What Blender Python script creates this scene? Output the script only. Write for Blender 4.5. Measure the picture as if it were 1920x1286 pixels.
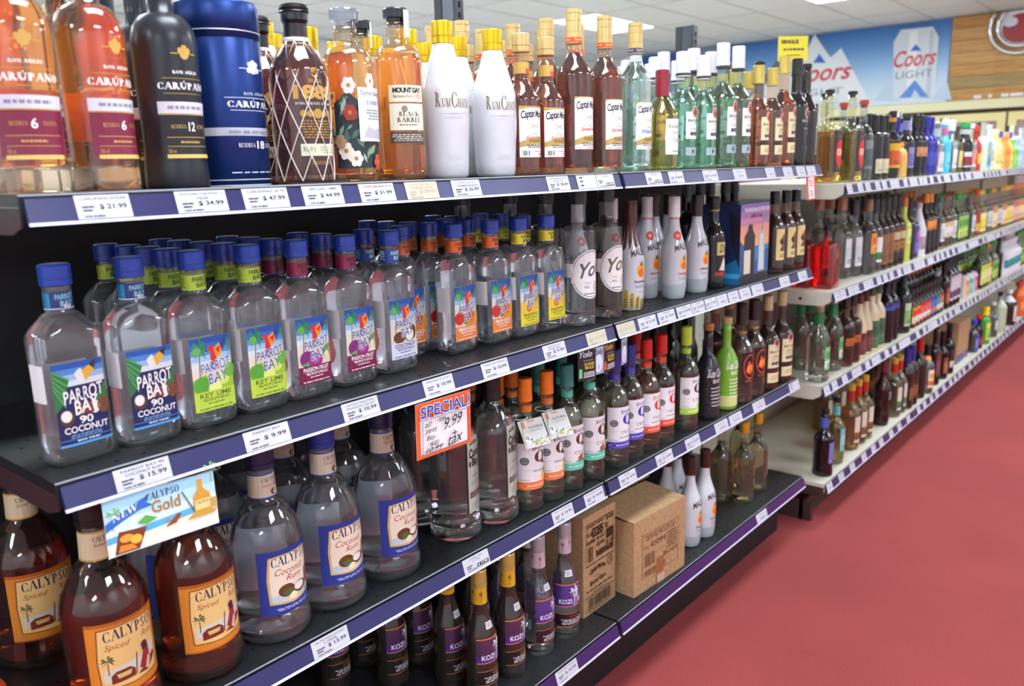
import bpy, math, random
from mathutils import Vector, Matrix
from mathutils.geometry import tessellate_polygon
random.seed(7)
for o in list(bpy.data.objects): bpy.data.objects.remove(o, do_unlink=True)
SC = bpy.context.scene
COL = SC.collection
PI = math.pi

# ------------------------------------------------------------------ camera
FPX, YAW, PIT, ROL = 1554.76, math.radians(40.0722), math.radians(-11.9027), math.radians(-1.4927)
CAM = Vector((-0.3636, -1.0121, 1.3333))
fw = Vector((math.cos(PIT)*math.cos(YAW), math.cos(PIT)*math.sin(YAW), math.sin(PIT)))
r0 = Vector((math.sin(YAW), -math.cos(YAW), 0)); u0 = r0.cross(fw)
RT = math.cos(ROL)*r0 + math.sin(ROL)*u0
UP = -math.sin(ROL)*r0 + math.cos(ROL)*u0
cd = bpy.data.cameras.new('camera'); cam = bpy.data.objects.new('camera', cd); COL.objects.link(cam)
cam.matrix_world = Matrix(((RT.x, UP.x, -fw.x, CAM.x), (RT.y, UP.y, -fw.y, CAM.y), (RT.z, UP.z, -fw.z, CAM.z), (0, 0, 0, 1)))
cd.sensor_width = 36; cd.lens = FPX*36/1920; cd.clip_start = 0.05; cd.clip_end = 60
cd.dof.use_dof = True; cd.dof.focus_distance = 1.55; cd.dof.aperture_fstop = 4.5
SC.camera = cam
# ------------------------------------------------------------------ world, exposure
wd = bpy.data.worlds.new('world'); SC.world = wd; wd.use_nodes = True
wd.node_tree.nodes['Background'].inputs[0].default_value = (0.85, 0.9, 1, 1)
wd.node_tree.nodes['Background'].inputs[1].default_value = 0.05
SC.view_settings.view_transform = 'Standard'; SC.view_settings.look = 'None'
SC.view_settings.gamma = 1; SC.view_settings.use_curve_mapping = False
SC.view_settings.exposure = 0.27
SC.cycles.use_denoising = True
SC.cycles.max_bounces = 14; SC.cycles.transmission_bounces = 12; SC.cycles.transparent_max_bounces = 24
SC.cycles.diffuse_bounces = 3; SC.cycles.glossy_bounces = 4
SC.cycles.caustics_reflective = False; SC.cycles.caustics_refractive = True
LAMP_POWER = 24.0
CEIL = 2.87

# ------------------------------------------------------------------ pixel helpers (direction only; depth comes from the shelf or wall)
def proj(P):
    d = Vector(P) - CAM; z = d.dot(fw)
    return 960+FPX*d.dot(RT)/z, 643-FPX*d.dot(UP)/z
def ray(x, y): return fw + (x-960)/FPX*RT - (y-643)/FPX*UP
def onz(x, y, z):
    d = ray(x, y); return CAM + d*((z-CAM.z)/d.z)
def onx(x, y, X):
    d = ray(x, y); return CAM + d*((X-CAM.x)/d.x)
def solx(px, Y, z):
    lo, hi = -0.34, 12
    for _ in range(45):
        m = (lo+hi)/2
        if proj((m, Y, z))[0] < px: lo = m
        else: hi = m
    return lo

# ------------------------------------------------------------------ materials
def lin(c):
    return c/12.92 if c <= 0.04045 else ((c+0.055)/1.055)**2.4
def hexc(h):
    h = h.lstrip('#'); return tuple(lin(int(h[i:i+2], 16)/255) for i in (0, 2, 4)) + (1,)
MATS = {}
def nm(name):
    m = bpy.data.materials.new(name); m.use_nodes = True
    return m, m.node_tree, m.node_tree.nodes['Principled BSDF']
def plain(h, rough=0.5, metal=0.0, spec=0.5, name=None, coat=0.0):
    k = (h, rough, metal, spec, coat)
    if k in MATS: return MATS[k]
    m, t, b = nm(name or 'paint_'+h.strip('#'))
    b.inputs['Base Color'].default_value = hexc(h); b.inputs['Roughness'].default_value = rough
    b.inputs['Metallic'].default_value = metal; b.inputs['Specular IOR Level'].default_value = spec
    b.inputs['Coat Weight'].default_value = coat
    # faint mottling so that no surface is a perfectly flat colour
    nz = t.nodes.new('ShaderNodeTexNoise'); nz.inputs['Scale'].default_value = 45; nz.inputs['Detail'].default_value = 2
    tc = t.nodes.new('ShaderNodeTexCoord'); t.links.new(tc.outputs['Object'], nz.inputs['Vector'])
    mr = t.nodes.new('ShaderNodeMapRange'); mr.inputs['To Min'].default_value = max(0, rough-0.05); mr.inputs['To Max'].default_value = min(1, rough+0.05)
    t.links.new(nz.outputs['Fac'], mr.inputs['Value']); t.links.new(mr.outputs['Result'], b.inputs['Roughness'])
    MATS[k] = m; return m
def glass(h, haze=.03):
    k = ('g', h, haze)
    if k in MATS: return MATS[k]
    m = bpy.data.materials.new('glass_'+h.strip('#')); m.use_nodes = True; t = m.node_tree; t.nodes.clear()
    out = t.nodes.new('ShaderNodeOutputMaterial'); mx = t.nodes.new('ShaderNodeMixShader')
    tr = t.nodes.new('ShaderNodeBsdfTransparent'); gl = t.nodes.new('ShaderNodeBsdfGlossy')
    c = hexc(h); tr.inputs[0].default_value = c; gl.inputs['Roughness'].default_value = 0.04
    lw = t.nodes.new('ShaderNodeLayerWeight'); lw.inputs['Blend'].default_value = 0.5
    pw = t.nodes.new('ShaderNodeMath'); pw.operation = 'POWER'; pw.inputs[1].default_value = 3.2
    ml = t.nodes.new('ShaderNodeMath'); ml.operation = 'MULTIPLY_ADD'; ml.inputs[1].default_value = 0.6; ml.inputs[2].default_value = 0.06
    t.links.new(lw.outputs['Facing'], pw.inputs[0]); t.links.new(pw.outputs[0], ml.inputs[0]); t.links.new(ml.outputs[0], mx.inputs[0])
    df = t.nodes.new('ShaderNodeBsdfDiffuse'); df.inputs[0].default_value = (*[min(1, q*.5+.45) for q in c[:3]], 1)
    hz = t.nodes.new('ShaderNodeMixShader'); hz.inputs[0].default_value = haze
    t.links.new(tr.outputs[0], hz.inputs[1]); t.links.new(df.outputs[0], hz.inputs[2]); t.links.new(hz.outputs[0], mx.inputs[1]); t.links.new(gl.outputs[0], mx.inputs[2]); t.links.new(mx.outputs[0], out.inputs[0])
    MATS[k] = m; return m
def liquid(h, ior=1.33):
    k = ('l', h)
    if k in MATS: return MATS[k]
    m, t, b = nm('liquid_'+h.strip('#'))
    b.inputs['Base Color'].default_value = hexc(h); b.inputs['Transmission Weight'].default_value = 1
    b.inputs['Roughness'].default_value = 0.0; b.inputs['IOR'].default_value = ior
    MATS[k] = m; return m
def print_mat(rough=0.42, name='print'):
    k = ('p', rough)
    if k in MATS: return MATS[k]
    m, t, b = nm(name); a = t.nodes.new('ShaderNodeAttribute'); a.attribute_name = 'Col'
    t.links.new(a.outputs['Color'], b.inputs['Base Color']); b.inputs['Roughness'].default_value = rough
    MATS[k] = m; return m
PRINT = print_mat()

# ------------------------------------------------------------------ object helpers
def mesh(name, vs, fs, mat, smooth=False, cols=None):
    me = bpy.data.meshes.new(name); me.from_pydata(vs, [], fs); me.materials.append(mat)
    if smooth: me.polygons.foreach_set('use_smooth', [True]*len(me.polygons))
    if cols:
        ca = me.color_attributes.new('Col', 'FLOAT_COLOR', 'CORNER')
        buf = []
        for p, c in zip(fs, cols): buf += list(c)*len(p)
        ca.data.foreach_set('color', buf)
    me.update(); return me
def obj(name, me, parent=None, loc=None, rot=None, kind=None):
    o = bpy.data.objects.new(name, me); COL.objects.link(o)
    if parent: o.parent = parent
    if loc: o.location = loc
    if rot: o.rotation_euler = rot
    if kind: o['kind'] = kind
    return o
def tag(o, label, cat, group=None):
    o['label'] = label; o['category'] = cat
    if group: o['group'] = group
    return o
def thing(name, loc, label, cat, group=None, rz=0):
    o = bpy.data.objects.new(name, None); COL.objects.link(o); o.empty_display_size = 0.03
    o.location = loc; o.rotation_euler = (0, 0, rz)
    return tag(o, label, cat, group)
class MB:
    def __init__(s): s.v = []; s.f = []
    def box(s, x0, y0, z0, x1, y1, z1):
        n = len(s.v)
        s.v += [(x0, y0, z0), (x1, y0, z0), (x1, y1, z0), (x0, y1, z0), (x0, y0, z1), (x1, y0, z1), (x1, y1, z1), (x0, y1, z1)]
        s.f += [tuple(n+i for i in q) for q in ((0, 3, 2, 1), (4, 5, 6, 7), (0, 1, 5, 4), (1, 2, 6, 5), (2, 3, 7, 6), (3, 0, 4, 7))]
        return s
    def prism(s, pts, axis, a, b):
        n = len(s.v); k = len(pts)
        for w in (a, b):
            for p in pts:
                s.v.append((w, p[0], p[1]) if axis == 'x' else (p[0], w, p[1]) if axis == 'y' else (p[0], p[1], w))
        s.f.append(tuple(range(n+k-1, n-1, -1))); s.f.append(tuple(range(n+k, n+2*k)))
        for i in range(k):
            j = (i+1) % k; s.f.append((n+i, n+j, n+k+j, n+k+i))
        return s
    def caplathe(s, prof, seg=24):
        for (z0, r0), (z1, r1) in zip(prof, prof[1:]): s.lathe([(z0, r0), (z1, r1)], seg, False)
        n = len(s.v); s.v += [(prof[0][1]*math.sin(2*PI*i/seg), -prof[0][1]*math.cos(2*PI*i/seg), prof[0][0]) for i in range(seg)]; s.f.append(tuple(range(n+seg-1, n-1, -1)))
        n = len(s.v); s.v += [(prof[-1][1]*math.sin(2*PI*i/seg), -prof[-1][1]*math.cos(2*PI*i/seg), prof[-1][0]) for i in range(seg)]; s.f.append(tuple(range(n, n+seg)))
        return s
    def lathe(s, prof, seg=24, cap=True, ox=0, oy=0):
        n = len(s.v); k = len(prof)
        for z, r in prof:
            for i in range(seg):
                a = 2*PI*i/seg; s.v.append((ox+r*math.sin(a), oy-r*math.cos(a), z))
        for j in range(k-1):
            for i in range(seg):
                i2 = (i+1) % seg; s.f.append((n+j*seg+i, n+j*seg+i2, n+(j+1)*seg+i2, n+(j+1)*seg+i))
        if cap:
            s.f.append(tuple(n+i for i in range(seg-1, -1, -1))); s.f.append(tuple(n+(k-1)*seg+i for i in range(seg)))
        return s
    def tube(s, pts, r, seg=6, closed=False):
        n = len(s.v); k = len(pts); P = [Vector(p) for p in pts]
        for i, p in enumerate(P):
            d = (P[(i+1) % k]-P[i-1]) if closed or 0 < i < k-1 else (P[1]-P[0] if i == 0 else P[-1]-P[-2])
            d.normalize(); a = d.orthogonal() if abs(d.z) > 0.95 else d.cross(Vector((0, 0, 1))); a.normalize(); b = d.cross(a)
            for q in range(seg):
                t = 2*PI*q/seg; s.v.append(tuple(p + a*(r*math.cos(t)) + b*(r*math.sin(t))))
        for i in range(k if closed else k-1):
            i2 = (i+1) % k
            for q in range(seg):
                q2 = (q+1) % seg; s.f.append((n+i*seg+q, n+i*seg+q2, n+i2*seg+q2, n+i2*seg+q))
        if not closed:
            s.f.append(tuple(n+q for q in range(seg-1, -1, -1))); s.f.append(tuple(n+(k-1)*seg+q for q in range(seg)))
        return s
    def mesh(s, name, mat, smooth=False): return mesh(name, s.v, s.f, mat, smooth)
    def obj(s, name, mat, parent=None, smooth=False, loc=None, rot=None, kind=None):
        return obj(name, s.mesh(name, mat, smooth), parent, loc, rot, kind)

# ------------------------------------------------------------------ flat print: text, shapes, mapped on to a surface
_tc = {}
def _font_tris(s, style):
    cu = bpy.data.curves.new('t', 'FONT'); cu.body = s; cu.size = 1; cu.resolution_u = 3
    if 'b' in style: cu.offset = 0.018
    if 'w' in style: cu.offset = 0.05
    if 'i' in style: cu.shear = 0.35
    if 'k' in style: cu.space_character = 0.85
    if 's' in style: cu.space_character = 1.25
    o = bpy.data.objects.new('t', cu); COL.objects.link(o)
    me = bpy.data.meshes.new_from_object(o); me.calc_loop_triangles()
    V = [(v.co.x, v.co.y) for v in me.vertices]; T = [tuple(t.vertices) for t in me.loop_triangles]
    bpy.data.objects.remove(o); bpy.data.curves.remove(cu); bpy.data.meshes.remove(me)
    return V, T
# a small roman capital alphabet: strokes (x0,y0,x1,y1,w), arcs (cx,cy,rx,ry,a0,a1), s = serif at (x,y)
TK, TN = 0.17, 0.06
SER = {
 'A': (.78, [(.39, 1, .08, 0, TN), (.39, 1, .70, 0, TK), (.2, .34, .6, .34, TN)], [], [(.08, 0), (.70, 0)]),
 'B': (.66, [(.16, 0, .16, 1, TK)], [(.2, .75, .32, .25, -90, 90), (.2, .26, .38, .26, -90, 90)], [(.12, 0), (.12, 1)]),
 'C': (.74, [(.66, .9, .66, .7, TN), (.66, .1, .66, .26, TN)], [(.42, .5, .36, .5, 45, 315)], []),
 'D': (.78, [(.16, 0, .16, 1, TK)], [(.2, .5, .48, .5, -90, 90)], [(.12, 0), (.12, 1)]),
 'E': (.62, [(.16, 0, .16, 1, TK), (.16, .97, .55, .97, TN), (.16, .03, .57, .03, TN), (.16, .52, .45, .52, TN), (.55, 1, .55, .8, TN), (.57, 0, .57, .2, TN)], [], [(.12, 0), (.12, 1)]),
 'G': (.8, [(.66, .9, .66, .72, TN), (.68, .05, .68, .42, TK*.9)], [(.42, .5, .36, .5, 45, 320)], [(.68, .42)]),
 'H': (.84, [(.16, 0, .16, 1, TK), (.68, 0, .68, 1, TK), (.16, .52, .68, .52, TN)], [], [(.16, 0), (.16, 1), (.68, 0), (.68, 1)]),
 'I': (.34, [(.17, 0, .17, 1, TK)], [], [(.17, 0), (.17, 1)]),
 'J': (.46, [(.28, .12, .28, 1, TK)], [(.1, .14, .2, .2, 200, 350)], [(.28, 1)]),
 'K': (.76, [(.16, 0, .16, 1, TK), (.2, .45, .62, 1, TN), (.3, .56, .68, 0, TK)], [], [(.16, 0), (.16, 1), (.62, 1), (.68, 0)]),
 'L': (.62, [(.16, 0, .16, 1, TK), (.16, .03, .58, .03, TN), (.58, 0, .58, .24, TN)], [], [(.16, 0), (.16, 1)]),
 'M': (.98, [(.14, 0, .14, 1, TN), (.16, 1, .48, .05, TK), (.48, .05, .82, 1, TN), (.82, 0, .82, 1, TK)], [], [(.14, 0), (.1, 1), (.82, 0), (.86, 1)]),
 'N': (.86, [(.14, 0, .14, 1, TN), (.14, 1, .7, 0, TK), (.7, 0, .7, 1, TN)], [], [(.14, 0), (.1, 1), (.7, 1)]),
 'O': (.82, [], [(.41, .5, .36, .5, 0, 360)], []),
 'P': (.64, [(.16, 0, .16, 1, TK)], [(.2, .72, .36, .28, -90, 90)], [(.16, 0), (.12, 1)]),
 'Q': (.84, [(.45, .2, .75, -.2, TK)], [(.41, .5, .36, .5, 0, 360)], []),
 'R': (.74, [(.16, 0, .16, 1, TK), (.34, .48, .66, 0, TK)], [(.2, .73, .33, .27, -90, 90)], [(.16, 0), (.12, 1), (.68, 0)]),
 'S': (.6, [(.5, .95, .5, .74, TN), (.1, .05, .1, .26, TN)], [(.3, .74, .2, .26, 40, 270), (.3, .25, .22, .25, -140, 90)], []),
 'T': (.74, [(.37, 0, .37, 1, TK), (.06, .97, .68, .97, TN), (.06, 1, .06, .78, TN), (.68, 1, .68, .78, TN)], [], [(.37, 0)]),
 'U': (.82, [(.16, .3, .16, 1, TK), (.66, .3, .66, 1, TN)], [(.41, .32, .25, .32, 180, 360)], [(.16, 1), (.66, 1)]),
 'V': (.78, [(.1, 1, .4, 0, TK), (.4, 0, .68, 1, TN)], [], [(.1, 1), (.68, 1)]),
 'W': (1.08, [(.08, 1, .3, 0, TK), (.3, 0, .52, 1, TN), (.52, 1, .74, 0, TK), (.74, 0, .96, 1, TN)], [], [(.08, 1), (.52, 1), (.96, 1)]),
 'X': (.74, [(.1, 1, .62, 0, TK), (.1, 0, .62, 1, TN)], [], [(.1, 1), (.62, 0), (.1, 0), (.62, 1)]),
 'Y': (.76, [(.1, 1, .38, .45, TK), (.66, 1, .38, .45, TN), (.38, 0, .38, .45, TK)], [], [(.1, 1), (.66, 1), (.38, 0)]),
}
def _serif_tris(s, style):
    V, T = [], []
    def quad(a, b, c, d):
        n = len(V); V.extend([a, b, c, d]); T.extend([(n, n+1, n+2), (n, n+2, n+3)])
    x = 0
    for ch in s:
        acc = None
        if ch == 'Ú': ch, acc = 'U', 'a'
        if ch == 'Ñ': ch, acc = 'N', 't'
        if ch not in SER: x += .34; continue
        w, st, ar, se = SER[ch]
        for (x0, y0, x1, y1, t) in st:
            L = math.hypot(x1-x0, y1-y0); nx, ny = -(y1-y0)/L*t/2, (x1-x0)/L*t/2
            if 'f' in style: nx *= 1.35; ny *= 1.35
            quad((x+x0+nx, y0+ny), (x+x0-nx, y0-ny), (x+x1-nx, y1-ny), (x+x1+nx, y1+ny))
        for (cx, cy, rx, ry, a0, a1) in ar:
            N = 18; pr = None
            for i in range(N+1):
                a = math.radians(a0+(a1-a0)*i/N); t = TN+(TK-TN)*abs(math.cos(a))
                if 'f' in style: t *= 1.3
                o = (x+cx+rx*math.cos(a), cy+ry*math.sin(a)); q = (x+cx+(rx-t)*math.cos(a), cy+(ry-t*.6)*math.sin(a))
                if pr: quad(pr[0], o, q, pr[1])
                pr = (o, q)
        for (sx, sy) in se:
            yy = 0 if sy < .5 else 1-.05
            if 0.2 < sy < .8: yy = sy-.03
            quad((x+sx-.15, yy), (x+sx+.15, yy), (x+sx+.15, yy+.05), (x+sx-.15, yy+.05))
        if acc == 'a': quad((x+.36, 1.06), (x+.44, 1.06), (x+.6, 1.3), (x+.48, 1.3))
        if acc == 't': quad((x+.2, 1.1), (x+.64, 1.16), (x+.64, 1.24), (x+.2, 1.18))
        x += w + .06
    return V, T
def text_tris(s, style):
    k = (s, style)
    if k not in _tc:
        V, T = _serif_tris(s, style) if 'R' in style else _font_tris(s, style)
        if V:
            xs = [v[0] for v in V]; ys = [v[1] for v in V]
            a, b, c, d = min(xs), max(xs), min(ys), max(ys)
            V = [((v[0]-a)/max(b-a, 1e-6), (v[1]-c)/max(d-c, 1e-6)) for v in V]
        _tc[k] = (V, T)
    return _tc[k]
def _clip(poly, x, keep_left):
    out = []
    for i in range(len(poly)):
        a, b = poly[i], poly[(i+1) % len(poly)]
        ia = (a[0] <= x) == keep_left or a[0] == x; ib = (b[0] <= x) == keep_left or b[0] == x
        if ia: out.append(a)
        if ia != ib and b[0] != a[0]:
            t = (x-a[0])/(b[0]-a[0]); out.append((x, a[1]+t*(b[1]-a[1])))
    return out
class Art:
    """flat artwork in label units (0..1, 0..1); build() maps it on to a surface"""
    def __init__(s): s.it = []
    def add(s, polys, col): s.it.append((polys, hexc(col))); return s
    def r(s, x0, y0, x1, y1, col): return s.add([[(x0, y0), (x1, y0), (x1, y1), (x0, y1)]], col)
    def p(s, pts, col):
        T = tessellate_polygon([[Vector((x, y, 0)) for x, y in pts]])
        return s.add([[pts[i] for i in t] for t in T], col)
    def c(s, cx, cy, rx, ry, col, n=16, a0=0, a1=360):
        pt = [(cx+rx*math.cos(math.radians(a0+(a1-a0)*i/n)), cy+ry*math.sin(math.radians(a0+(a1-a0)*i/n))) for i in range(n + (a1-a0 != 360))]
        return s.add([pt], col)
    def ring(s, cx, cy, rx, ry, t, col, n=28, a0=0, a1=360):
        ps = []
        for i in range(n):
            a, b = math.radians(a0+(a1-a0)*i/n), math.radians(a0+(a1-a0)*(i+1)/n)
            ps.append([(cx+rx*math.cos(a), cy+ry*math.sin(a)), (cx+rx*math.cos(b), cy+ry*math.sin(b)), (cx+rx*(1-t)*math.cos(b), cy+ry*(1-t)*math.sin(b)), (cx+rx*(1-t)*math.cos(a), cy+ry*(1-t)*math.sin(a))])
        return s.add(ps, col)
    def ln(s, x0, y0, x1, y1, w, col):
        L = math.hypot(x1-x0, y1-y0) or 1; nx, ny = -(y1-y0)/L*w/2, (x1-x0)/L*w/2
        return s.add([[(x0+nx, y0+ny), (x0-nx, y0-ny), (x1-nx, y1-ny), (x1+nx, y1+ny)]], col)
    def t(s, txt, x0, y0, x1, y1, col, style='n', rise=0.0, arch=0.0):
        V, T = text_tris(txt, style)
        f = lambda v: (x0+(x1-x0)*v[0], y0+(y1-y0)*v[1]+rise*v[0]+arch*(1-(2*v[0]-1)**2))
        return s.add([[f(V[i]) for i in t] for t in T], col)
    def lines(s, x0, y0, x1, y1, n, col, seed=1, fill=.5):
        """rows of print too small to read, as in the photograph"""
        rg = random.Random(seed); ps = []; h = (y1-y0)/n
        for i in range(n):
            y = y1-(i+.5)*h; x = x0+(x1-x0)*rg.uniform(0, .12); xe = x1-(x1-x0)*rg.uniform(0, .12)
            while x < xe:
                w = (x1-x0)*rg.uniform(.05, .16); ps.append([(x, y-h*fill/2), (min(x+w, xe), y-h*fill/2), (min(x+w, xe), y+h*fill/2), (x, y+h*fill/2)])
                x += w+(x1-x0)*.03
        return s.add(ps, col)
    def bars(s, x0, y0, x1, y1, n, col, seed=3):
        rg = random.Random(seed); ps = []; w = (x1-x0)/n
        for i in range(n):
            ww = w*rg.uniform(.25, .8); ps.append([(x0+i*w, y0), (x0+i*w+ww, y0), (x0+i*w+ww, y1), (x0+i*w, y1)])
        return s.add(ps, col)
    def palm(s, x, y, h, trunk, leaf, lean=.1, asp=1.0):
        s.p([(x-.03*h*asp, y), (x+.03*h*asp, y), (x+(lean+.02)*h*asp, y+h*.7), (x+(lean-.02)*h*asp, y+h*.7)], trunk)
        cx, cy = x+lean*h*asp, y+h*.7; ps = []
        for a in (-40, -5, 30, 70, 110, 150, 185, 220):
            a = math.radians(a); dx, dy = math.cos(a)*asp, math.sin(a)
            ps.append([(cx, cy), (cx+dx*.22*h-dy*.07*h*asp, cy+dy*.2*h+.07*h), (cx+dx*.4*h, cy+dy*.32*h-.05*h)])
        return s.add(ps, leaf)
    def build(s, name, surf, W, H, step=0.006, base=0.0003, dl=0.00005, mat=None, vstep=0):
        vs, fs, cs = [], [], []
        for k, (polys, col) in enumerate(s.it):
            off = base+dl*k
            for poly in polys:
                pts = [((x-.5)*W, y*H) for x, y in poly]; todo = [pts]
                if step:
                    xs = [q[0] for q in pts]; a, b = min(xs), max(xs)
                    if b-a > step:
                        todo = []; rest = pts; x = (math.floor(a/step)+1)*step
                        while x < b-1e-6:
                            L = _clip(rest, x, True); rest = _clip(rest, x, False); x += step
                            if len(L) > 2: todo.append(L)
                            if len(rest) < 3: break
                        if len(rest) > 2: todo.append(rest)
                if vstep:
                    fin = []
                    for q in todo:
                        q = [(y, x) for x, y in q]; a, b = min(t[0] for t in q), max(t[0] for t in q)
                        y = (math.floor(a/vstep)+1)*vstep
                        while y < b-1e-6 and len(q) > 2:
                            L = _clip(q, y, True); q = _clip(q, y, False); y += vstep
                            if len(L) > 2: fin.append([(t[1], t[0]) for t in L])
                        if len(q) > 2: fin.append([(t[1], t[0]) for t in q])
                    todo = fin
                for q in todo:
                    n = len(vs); vs.extend(surf(u, v, off) for u, v in q); fs.append(tuple(range(n, n+len(q)))); cs.append(col)
        return mesh(name, vs, fs, mat or PRINT, False, cs)
def flat(plane='front'):
    if plane == 'front': return lambda u, v, o: (u, -o, v)       # faces -Y
    if plane == 'x-': return lambda u, v, o: (-o, -u, v)         # faces -X, right hand is -Y
    if plane == 'x+': return lambda u, v, o: (o, u, v)
    if plane == 'top': return lambda u, v, o: (u, v, o)
# ================================================================== the room
XW, YL, YR, XF = 10.45, 7.2, -3.6, -4.2          # far wall, wall beyond the aisles, wall behind us, wall at our back
def carpet():
    m, t, b = nm('red_carpet'); tc = t.nodes.new('ShaderNodeTexCoord')
    n1 = t.nodes.new('ShaderNodeTexNoise'); n1.inputs['Scale'].default_value = 420; n1.inputs['Detail'].default_value = 3
    n2 = t.nodes.new('ShaderNodeTexNoise'); n2.inputs['Scale'].default_value = 2.2; n2.inputs['Detail'].default_value = 5
    r1 = t.nodes.new('ShaderNodeValToRGB'); r1.color_ramp.elements[0].color = hexc('8a2c2d'); r1.color_ramp.elements[1].color = hexc('c25655')
    r1.color_ramp.elements[0].position = .3; r1.color_ramp.elements[1].position = .72
    mx = t.nodes.new('ShaderNodeMixRGB'); mx.blend_type = 'MULTIPLY'; mx.inputs[0].default_value = .35
    for n in (n1, n2): t.links.new(tc.outputs['Object'], n.inputs['Vector'])
    t.links.new(n1.outputs['Fac'], r1.inputs[0]); t.links.new(r1.outputs[0], mx.inputs[1]); t.links.new(n2.outputs['Fac'], mx.inputs[2])
    t.links.new(mx.outputs[0], b.inputs['Base Color']); b.inputs['Roughness'].default_value = .95
    bp = t.nodes.new('ShaderNodeBump'); bp.inputs['Strength'].default_value = .5; bp.inputs['Distance'].default_value = .003
    t.links.new(n1.outputs['Fac'], bp.inputs['Height']); t.links.new(bp.outputs[0], b.inputs['Normal'])
    return m
def speck(name, h1, h2, scale, rough=.85, bump=.1):
    m, t, b = nm(name); tc = t.nodes.new('ShaderNodeTexCoord'); n = t.nodes.new('ShaderNodeTexNoise')
    n.inputs['Scale'].default_value = scale; n.inputs['Detail'].default_value = 4
    r = t.nodes.new('ShaderNodeValToRGB'); r.color_ramp.elements[0].color = hexc(h1); r.color_ramp.elements[1].color = hexc(h2)
    r.color_ramp.elements[0].position = .35; r.color_ramp.elements[1].position = .65
    t.links.new(tc.outputs['Object'], n.inputs['Vector']); t.links.new(n.outputs['Fac'], r.inputs[0]); t.links.new(r.outputs[0], b.inputs['Base Color'])
    b.inputs['Roughness'].default_value = rough
    bp = t.nodes.new('ShaderNodeBump'); bp.inputs['Strength'].default_value = bump; bp.inputs['Distance'].default_value = .002
    t.links.new(n.outputs['Fac'], bp.inputs['Height']); t.links.new(bp.outputs[0], b.inputs['Normal']); return m
flo = MB().box(XF, YR, -.05, XW, .75, 0).obj('floor', carpet(), kind='structure')
o = MB().box(XF, .752, -.05, XW, YL, -.001).obj('added_pale_floor', speck('pale_bounce_floor', 'cfc9bd', 'd9d4c9', 30, .4), flo)  # unseen pale floor, added to keep red carpet bounce off the ceiling
wallm = speck('wall_paint', 'dfe0e4', 'eaebee', 60)
MB().box(XW, YR, 0, XW+.1, YL, CEIL).obj('wall_back', wallm, kind='structure')
MB().box(XF, YL, 0, XW+.1, YL+.1, CEIL).obj('wall_left', wallm, kind='structure')
MB().box(XF, YR-.1, 0, XW+.1, YR, CEIL).obj('wall_right', wallm, kind='structure')
MB().box(XF-.1, YR-.1, 0, XF, YL+.1, CEIL).obj('wall_front', wallm, kind='structure')
# ceiling: slab above a grid of lay-in tiles; lamps take the place of tiles
ceil = MB().box(XF-.1, YR-.1, CEIL+.03, XW+.1, YL+.1, CEIL+.08).obj('ceiling', wallm, kind='structure')
TX, TY = 1.22, .61
gx0, gy0 = 7.2-10*TX, 4.10-14*TY
LAMPS = [(i, j) for i in (7, 4, 1, -2) for j in (14, 10, 6, 2)]
LX = {i: gx0+(3+i)*TX for i in range(-3, 9)}
lamp_cells = {}
tm = speck('ceiling_tile', 'dadade', 'e6e6ea', 150, .95, .25)
tile = MB().box(.006, .006, 0, TX-.006, TY-.006, .02).mesh('tile', tm)
lampset = set((i+3, j) for i, j in LAMPS)
nx = int((XW-gx0)/TX)+1; ny = int((YL-gy0)/TY)+1
for i in range(0, nx):
    for j in range(0, ny):
        x, y = gx0+i*TX, gy0+j*TY
        if x < XF-1 or x+TX > XW+.6 or y < YR-.3 or y+TY > YL+.3 or (i, j) in lampset: continue
        x1, y1 = min(x+TX, XW), min(y+TY, YL); 
        if x1-x < TX-.01 or y1-y < TY-.01 or x < XF or y < YR:
            xa, ya = max(x, XF), max(y, YR)
            if x1-xa < .05 or y1-ya < .05: continue
            MB().box(xa+.006, ya+.006, CEIL, x1-.006, y1-.006, CEIL+.02).obj('tile', tm, ceil)
        else:
            obj('tile', tile, ceil, (x, y, CEIL))
g = MB()
for i in range(nx+1):
    x = gx0+i*TX
    if XF < x < XW: g.box(x-.012, YR, CEIL-.004, x+.012, YL, CEIL+.006)
for j in range(ny+1):
    y = gy0+j*TY
    if YR < y < YL: g.box(XF, y-.012, CEIL-.0045, XW, y+.012, CEIL+.0055)
g.obj('ceiling_grid', plain('c6c6cc', .6), ceil)
em, t, b = nm('lamp_diffuser'); b.inputs['Base Color'].default_value = (.9, .9, .9, 1)
b.inputs['Emission Color'].default_value = (.84, .94, 1, 1); b.inputs['Emission Strength'].default_value = LAMP_POWER
lm = MB().box(.02, .02, .004, TX-.02, TY-.02, .02).mesh('diffuser', em)
fmx = MB()
for q in ((0, 0, TX, .02), (0, TY-.02, TX, TY), (0, .02, .02, TY-.02), (TX-.02, .02, TX, TY-.02)): fmx.box(q[0]+.001, q[1]+.001, 0, q[2]-.001, q[3]-.001, .022)
fm = fmx.mesh('lamp_frame', plain('eeeeee', .5))
for i, j in LAMPS:
    x, y = gx0+(i+3)*TX, gy0+j*TY
    o = thing('ceiling_light', (x, y, CEIL-.002), 'flat rectangular light panel set in the tiled ceiling', 'ceiling light', 'ceiling light panels')
    obj('diffuser', lm, o); obj('lamp_frame', fm, o)
    if (i, j) == (7, 14): o['label'] = 'bright light panel over the far aisle, in front of the blue banner'
    if (i, j) == (7, 10): o['label'] = 'bright light panel above the cream shelving, near the plank wall'

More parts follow.
